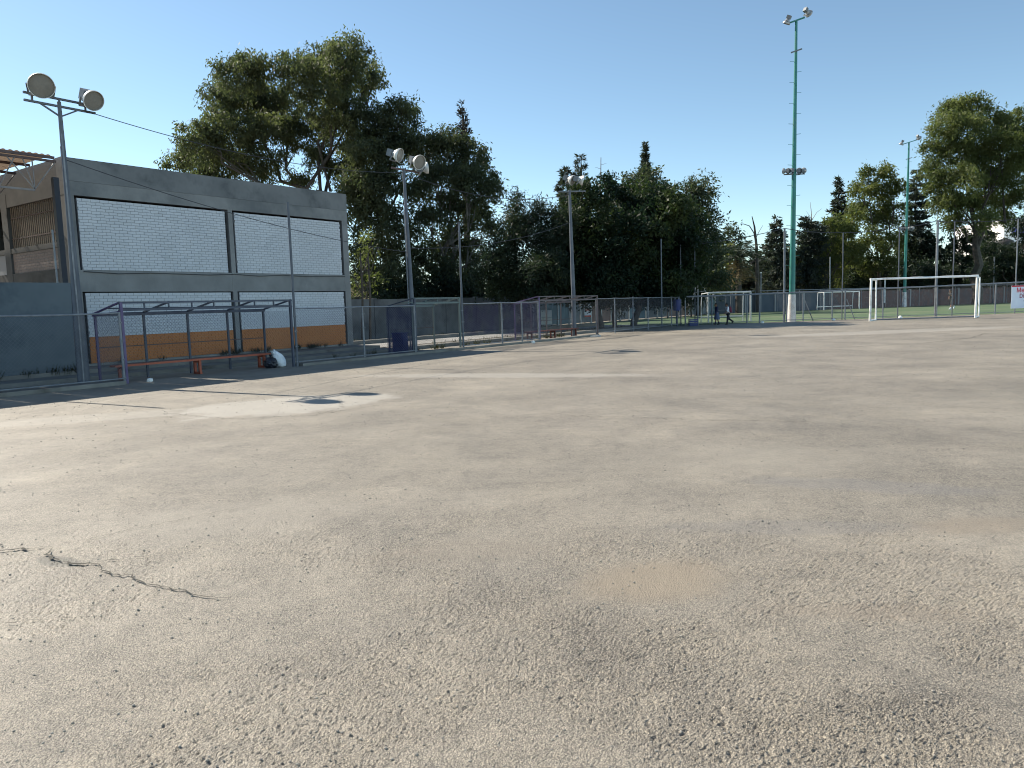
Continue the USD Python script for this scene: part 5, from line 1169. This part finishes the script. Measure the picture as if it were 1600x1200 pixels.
SKIN = mat('brown_skin', (0.23, 0.125, 0.082), 0.6); HAIR = mat('black_hair', (0.010, 0.009, 0.009), 0.6)
def person(label, base, yaw, h, pose, cloth):
    """figure facing +x before yaw; pose gives the joints of a 1.0 m tall body"""
    t = thing('person', label, 'person', base)
    J = {k: (tuple(np.array(p) * h), r * h) for k, (p, r) in pose.items()}
    c, s = math.cos(yaw), math.sin(yaw)
    M = np.array([[c, -s, 0], [s, c, 0], [0, 0, 1]])
    base = np.asarray(base, float)
    def place(tm): return (np.asarray(tm.vertices) @ M.T + base, np.asarray(tm.faces))
    bones = [('hip', 'waist'), ('waist', 'chest'), ('chest', 'neck'), ('neck', 'head'), ('shL', 'shR'), ('chest', 'shL'), ('chest', 'shR'), ('hipL', 'hipR'), ('hip', 'hipL'), ('hip', 'hipR'), ('waist', 'hipL'), ('waist', 'hipR'), ('head', 'crown'), ('head', 'chin')]
    for S in 'LR': bones += [('sh' + S, 'el' + S), ('el' + S, 'wr' + S), ('hip' + S, 'kn' + S), ('kn' + S, 'an' + S), ('an' + S, 'he' + S), ('he' + S, 'to' + S), ('an' + S, 'to' + S)]
    body = hull_chain(J, bones, 12)
    hd = np.array(J['head'][0]); r = J['head'][1]
    body = soften(body, 0.024 * h / 1.2, 5)
    g = Manifold(manifold3d.Mesh(np.asarray(body.vertices, np.float32), np.asarray(body.faces, np.uint32)))
    nose = Manifold.batch_hull([Manifold.sphere(r * .13, 10).translate(list(hd + [r * 0.98, 0, 0.02 * h])), Manifold.sphere(r * .20, 10).translate(list(hd + [r * 1.02, 0, -0.008 * h]))])
    face = nose
    for sy in (-1, 1): face = face + Manifold.sphere(r * 0.24, 10).scale([0.6, 0.45, 1]).translate(list(hd + [0, sy * r * 0.96, 0]))
    face = face + Manifold.sphere(r * 0.2, 10).scale([0.4, 1.3, 0.35]).translate(list(hd + [r * 0.95, 0, -0.032 * h]))
    hb = []
    for S in 'LR': hb += hand(J, 'wr' + S, 'el' + S, h / 1.7, (1, 0, 0))
    hands = hull_chain(J, hb, 8)
    g = (g + face + hands) if g.volume() > 0 else hands + face
    gm = g.to_mesh()
    bd = put('body', (np.asarray(gm.vert_properties[:, :3]) @ M.T + base, gm.tri_verts), SKIN, t, 50)
    for sy in (-1, 1):
        e = trimesh.creation.icosphere(subdivisions=1, radius=r * 0.13); e.vertices += hd + [r * 0.90, sy * r * 0.36, 0.012 * h]; put('eye', place(e), HAIR, bd, True)
    hair = Manifold.sphere(r * 1.10, 20).scale([1.04, 0.98, 1.06]).translate(list(hd + [-0.012 * h, 0, 0.014 * h])) - Manifold.cube([r * 2, r * 3, r * 2]).translate([hd[0] + r * 0.30, hd[1] - r * 1.5, hd[2] - r * 1.75]) - Manifold.cube([r * 4, r * 4, r * 2]).translate([hd[0] - r * 2, hd[1] - r * 2, hd[2] - r * 2.55])
    put('hair', place(soften(hair, 0.02, 2)), HAIR, t, 50)
    def shell(keys, bones_, grow):
        Q = {k: (J[k][0], J[k][1] + grow * h) for k in keys}
        return place(soften(hull_chain(Q, bones_, 12), 0.022 * h / 1.2, 4))
    for nme, kind, m_ in cloth:
        if kind == 'top': put(nme, shell(['waist', 'hip', 'chest', 'shL', 'shR', 'elL', 'elR', 'wrL', 'wrR'], [('hip', 'waist'), ('waist', 'chest'), ('shL', 'shR'), ('chest', 'shL'), ('chest', 'shR'), ('shL', 'elL'), ('shR', 'elR')] + [('elL', 'wrL'), ('elR', 'wrR')], 0.010), m_, t, 50)
        if kind == 'tee': put(nme, shell(['waist', 'hip', 'chest', 'shL', 'shR', 'elL', 'elR'], [('hip', 'waist'), ('waist', 'chest'), ('shL', 'shR'), ('chest', 'shL'), ('chest', 'shR'), ('shL', 'elL'), ('shR', 'elR')], 0.010), m_, t, 50)
        if kind == 'legs': put(nme, shell(['hip', 'hipL', 'hipR', 'knL', 'knR', 'anL', 'anR'], [('hip', 'hipL'), ('hip', 'hipR'), ('hipL', 'knL'), ('hipR', 'knR'), ('knL', 'anL'), ('knR', 'anR')], 0.011), m_, t, 50)
        if kind == 'shorts': put(nme, shell(['hip', 'hipL', 'hipR', 'knL', 'knR'], [('hip', 'hipL'), ('hip', 'hipR'), ('hipL', 'knL'), ('hipR', 'knR')], 0.014), m_, t, 50)
        if kind == 'skirt':
            hp = np.array(J['hip'][0]); kz = (J['knL'][0][2] + J['knR'][0][2]) / 2
            prof = [(0.085 * h, hp[2] + 0.05 * h), (0.105 * h, hp[2] - 0.03 * h), (0.125 * h, (hp[2] + kz) / 2), (0.142 * h, kz - 0.03 * h), (0.136 * h, kz - 0.03 * h), (0.10 * h, hp[2] - 0.03 * h)]
            mb = MB(); k = 28; v = []
            for rr, z in prof:
                for j in range(k):
                    a = j / k * 6.2832; w = 1 + (0.07 * math.sin(a * 9) if z < hp[2] - 0.05 * h else 0); v.append((hp[0] + rr * w * math.cos(a) * 0.92, hp[1] + rr * w * math.sin(a), z))
            f = [[i * k + j, i * k + (j + 1) % k, (i + 1) * k + (j + 1) % k, (i + 1) * k + j] for i in range(len(prof) - 1) for j in range(k)]
            put(nme, (np.array(v) @ M.T + base, np.array(f)), m_, t, 60)
        if kind == 'shoes':
            for S in 'LR':
                put(nme, shell(['an' + S, 'he' + S, 'to' + S], [('an' + S, 'he' + S), ('he' + S, 'to' + S), ('an' + S, 'to' + S)], 0.008), m_, t, 50)
        if kind == 'pack':
            ch, wa = np.array(J['chest'][0]), np.array(J['waist'][0])
            b_ = Manifold.batch_hull([Manifold.sphere(0.05 * h, 12).translate(list(p)) for p in (ch + [-0.13 * h, -.05 * h, .05 * h], ch + [-0.13 * h, .05 * h, .05 * h], wa + [-0.14 * h, -.06 * h, -.02 * h], wa + [-0.14 * h, .06 * h, -.02 * h], ch + [-0.09 * h, 0, 0], wa + [-0.09 * h, 0, 0])])
            bp_ = put(nme, place(soften(b_, 0.03, 3)), m_, t, 50)
            for sy in (-1, 1):
                p_ = np.array([ch + [-.09 * h, sy * .06 * h, .07 * h], ch + [0.02 * h, sy * .075 * h, .085 * h], ch + [0.085 * h, sy * .07 * h, 0.0], wa + [0.05 * h, sy * .085 * h, 0.02 * h], wa + [-.08 * h, sy * .07 * h, 0]])
                mb = MB().tube(p_, 0.011 * h, 6); put('strap', (np.vstack(mb.v) @ M.T + base, np.vstack(mb.f)), m_, bp_)
        if kind == 'socks':
            for S in 'LR':
                a_, k_ = np.array(J['an' + S][0]), np.array(J['kn' + S][0])
                Q = {'a': (tuple(a_), J['an' + S][1] + 0.006 * h), 'b': (tuple(a_ * .72 + k_ * .28), J['an' + S][1] + 0.009 * h)}
                put(nme, place(soften(hull_chain(Q, [('a', 'b')], 12), 0.02, 2)), m_, t, 50)
    return t
def pose(lean=0.0, lL=(0, 0), lR=(0, 0), aL=(0, 0.1), aR=(0, 0.1)):
    """(thigh angle, knee bend) and (upper arm angle, elbow bend), radians, forward positive; unit height"""
    P = {}; hz = 0.50
    P['hip'] = ((0, 0, hz + .02), .072); P['waist'] = ((lean * .12, 0, hz + .13), .066); P['chest'] = ((lean * .25, 0, hz + .25), .078)
    P['neck'] = ((lean * .35, 0, hz + .345), .030); P['head'] = ((lean * .42 + .012, 0, hz + .43), .062); P['crown'] = ((lean * .42 + .002, 0, hz + .452), .058); P['chin'] = ((lean * .42 + .028, 0, hz + .392), .034)
    for S, sy, (ta, kb), (aa, eb) in (('L', 1, lL, aL), ('R', -1, lR, aR)):
        P['sh' + S] = ((lean * .30, sy * .108, hz + .305), .036); P['hip' + S] = ((0, sy * .050, hz - .01), .056)
        kn = np.array([math.sin(ta), 0, -math.cos(ta)]) * .235 + [0, sy * .055, hz - .01]; P['kn' + S] = (tuple(kn), .038)
        sa = ta - kb; an = kn + np.array([math.sin(sa), 0, -math.cos(sa)]) * .225; P['an' + S] = (tuple(an), .026)
        fa = sa * .9; f_ = np.array([math.cos(fa), 0, math.sin(fa)]); dn = np.array([math.sin(fa), 0, -math.cos(fa)])
        P['he' + S] = (tuple(an - f_ * .016 + dn * .024), .020); P['to' + S] = (tuple(an + f_ * .085 + dn * .030), .016)
        sh = np.array(P['sh' + S][0]); el = sh + np.array([math.sin(aa), 0, -math.cos(aa)]) * .165 + [0, sy * .022, 0]; P['el' + S] = (tuple(el), .026)
        fa = aa + eb; wr = el + np.array([math.sin(fa), 0, -math.cos(fa)]) * .145 + [0, -sy * .004, 0]; P['wr' + S] = (tuple(wr), .018)
    low = min(P[k][0][2] - P[k][1] for k in ('heL', 'heR', 'toL', 'toR'))
    return {k: ((x, y, z - low), r) for k, ((x, y, z), r) in P.items()}
NAVYKNIT = mat('navy_knit', (0.012, 0.016, 0.045), 0.9); SKIRT = mat('blue_grey_skirt', (0.045, 0.065, 0.12), 0.9, (0.07, 0.095, 0.16), 12.0)
SHIRT = mat('white_school_shirt', (0.62, 0.64, 0.68), 0.8); TROUSER = mat('dark_trousers', (0.012, 0.013, 0.02), 0.9); MAROON = mat('maroon_pack', (0.16, 0.025, 0.05), 0.7); SHOE = mat('black_shoes', (0.01, 0.01, 0.011), 0.5)
BLACKTEE = mat('dark_sports_shirt', (0.013, 0.018, 0.02), 0.85); SOCK = mat('white_socks', (0.6, 0.6, 0.6), 0.85)
PI = math.pi
person('child in navy jumper and blue-grey skirt walking left by the far fence', (12.45, 45.35, 0), PI + 0.15, 1.27, pose(0.10, (0.30, 0.10), (-0.22, 0.10), (0.15, 0.5), (-0.15, 0.3)),
       [('jumper', 'top', NAVYKNIT), ('skirt', 'skirt', SKIRT), ('shoe', 'shoes', SHOE), ('sock', 'socks', NAVYKNIT)])
person('child in white shirt with maroon backpack striding left by the far fence', (13.15, 45.45, 0), PI + 0.1, 1.26, pose(0.16, (0.20, 0.05), (-0.25, 0.75), (0.25, 0.6), (-0.2, 0.4)),
       [('shirt', 'tee', SHIRT), ('trousers', 'legs', TROUSER), ('backpack', 'pack', MAROON), ('shoe', 'shoes', SHOE)])
person('person in dark sports clothes and pale socks jogging on the far turf', (39.4, 67.3, 0), PI + 0.4, 1.80, pose(0.22, (0.45, 0.35), (-0.40, 0.55), (0.6, 1.5), (-0.7, 1.3)),
       [('jersey', 'tee', BLACKTEE), ('shorts', 'shorts', BLACKTEE), ('sock', 'socks', SOCK), ('shoe', 'shoes', SHIRT)])
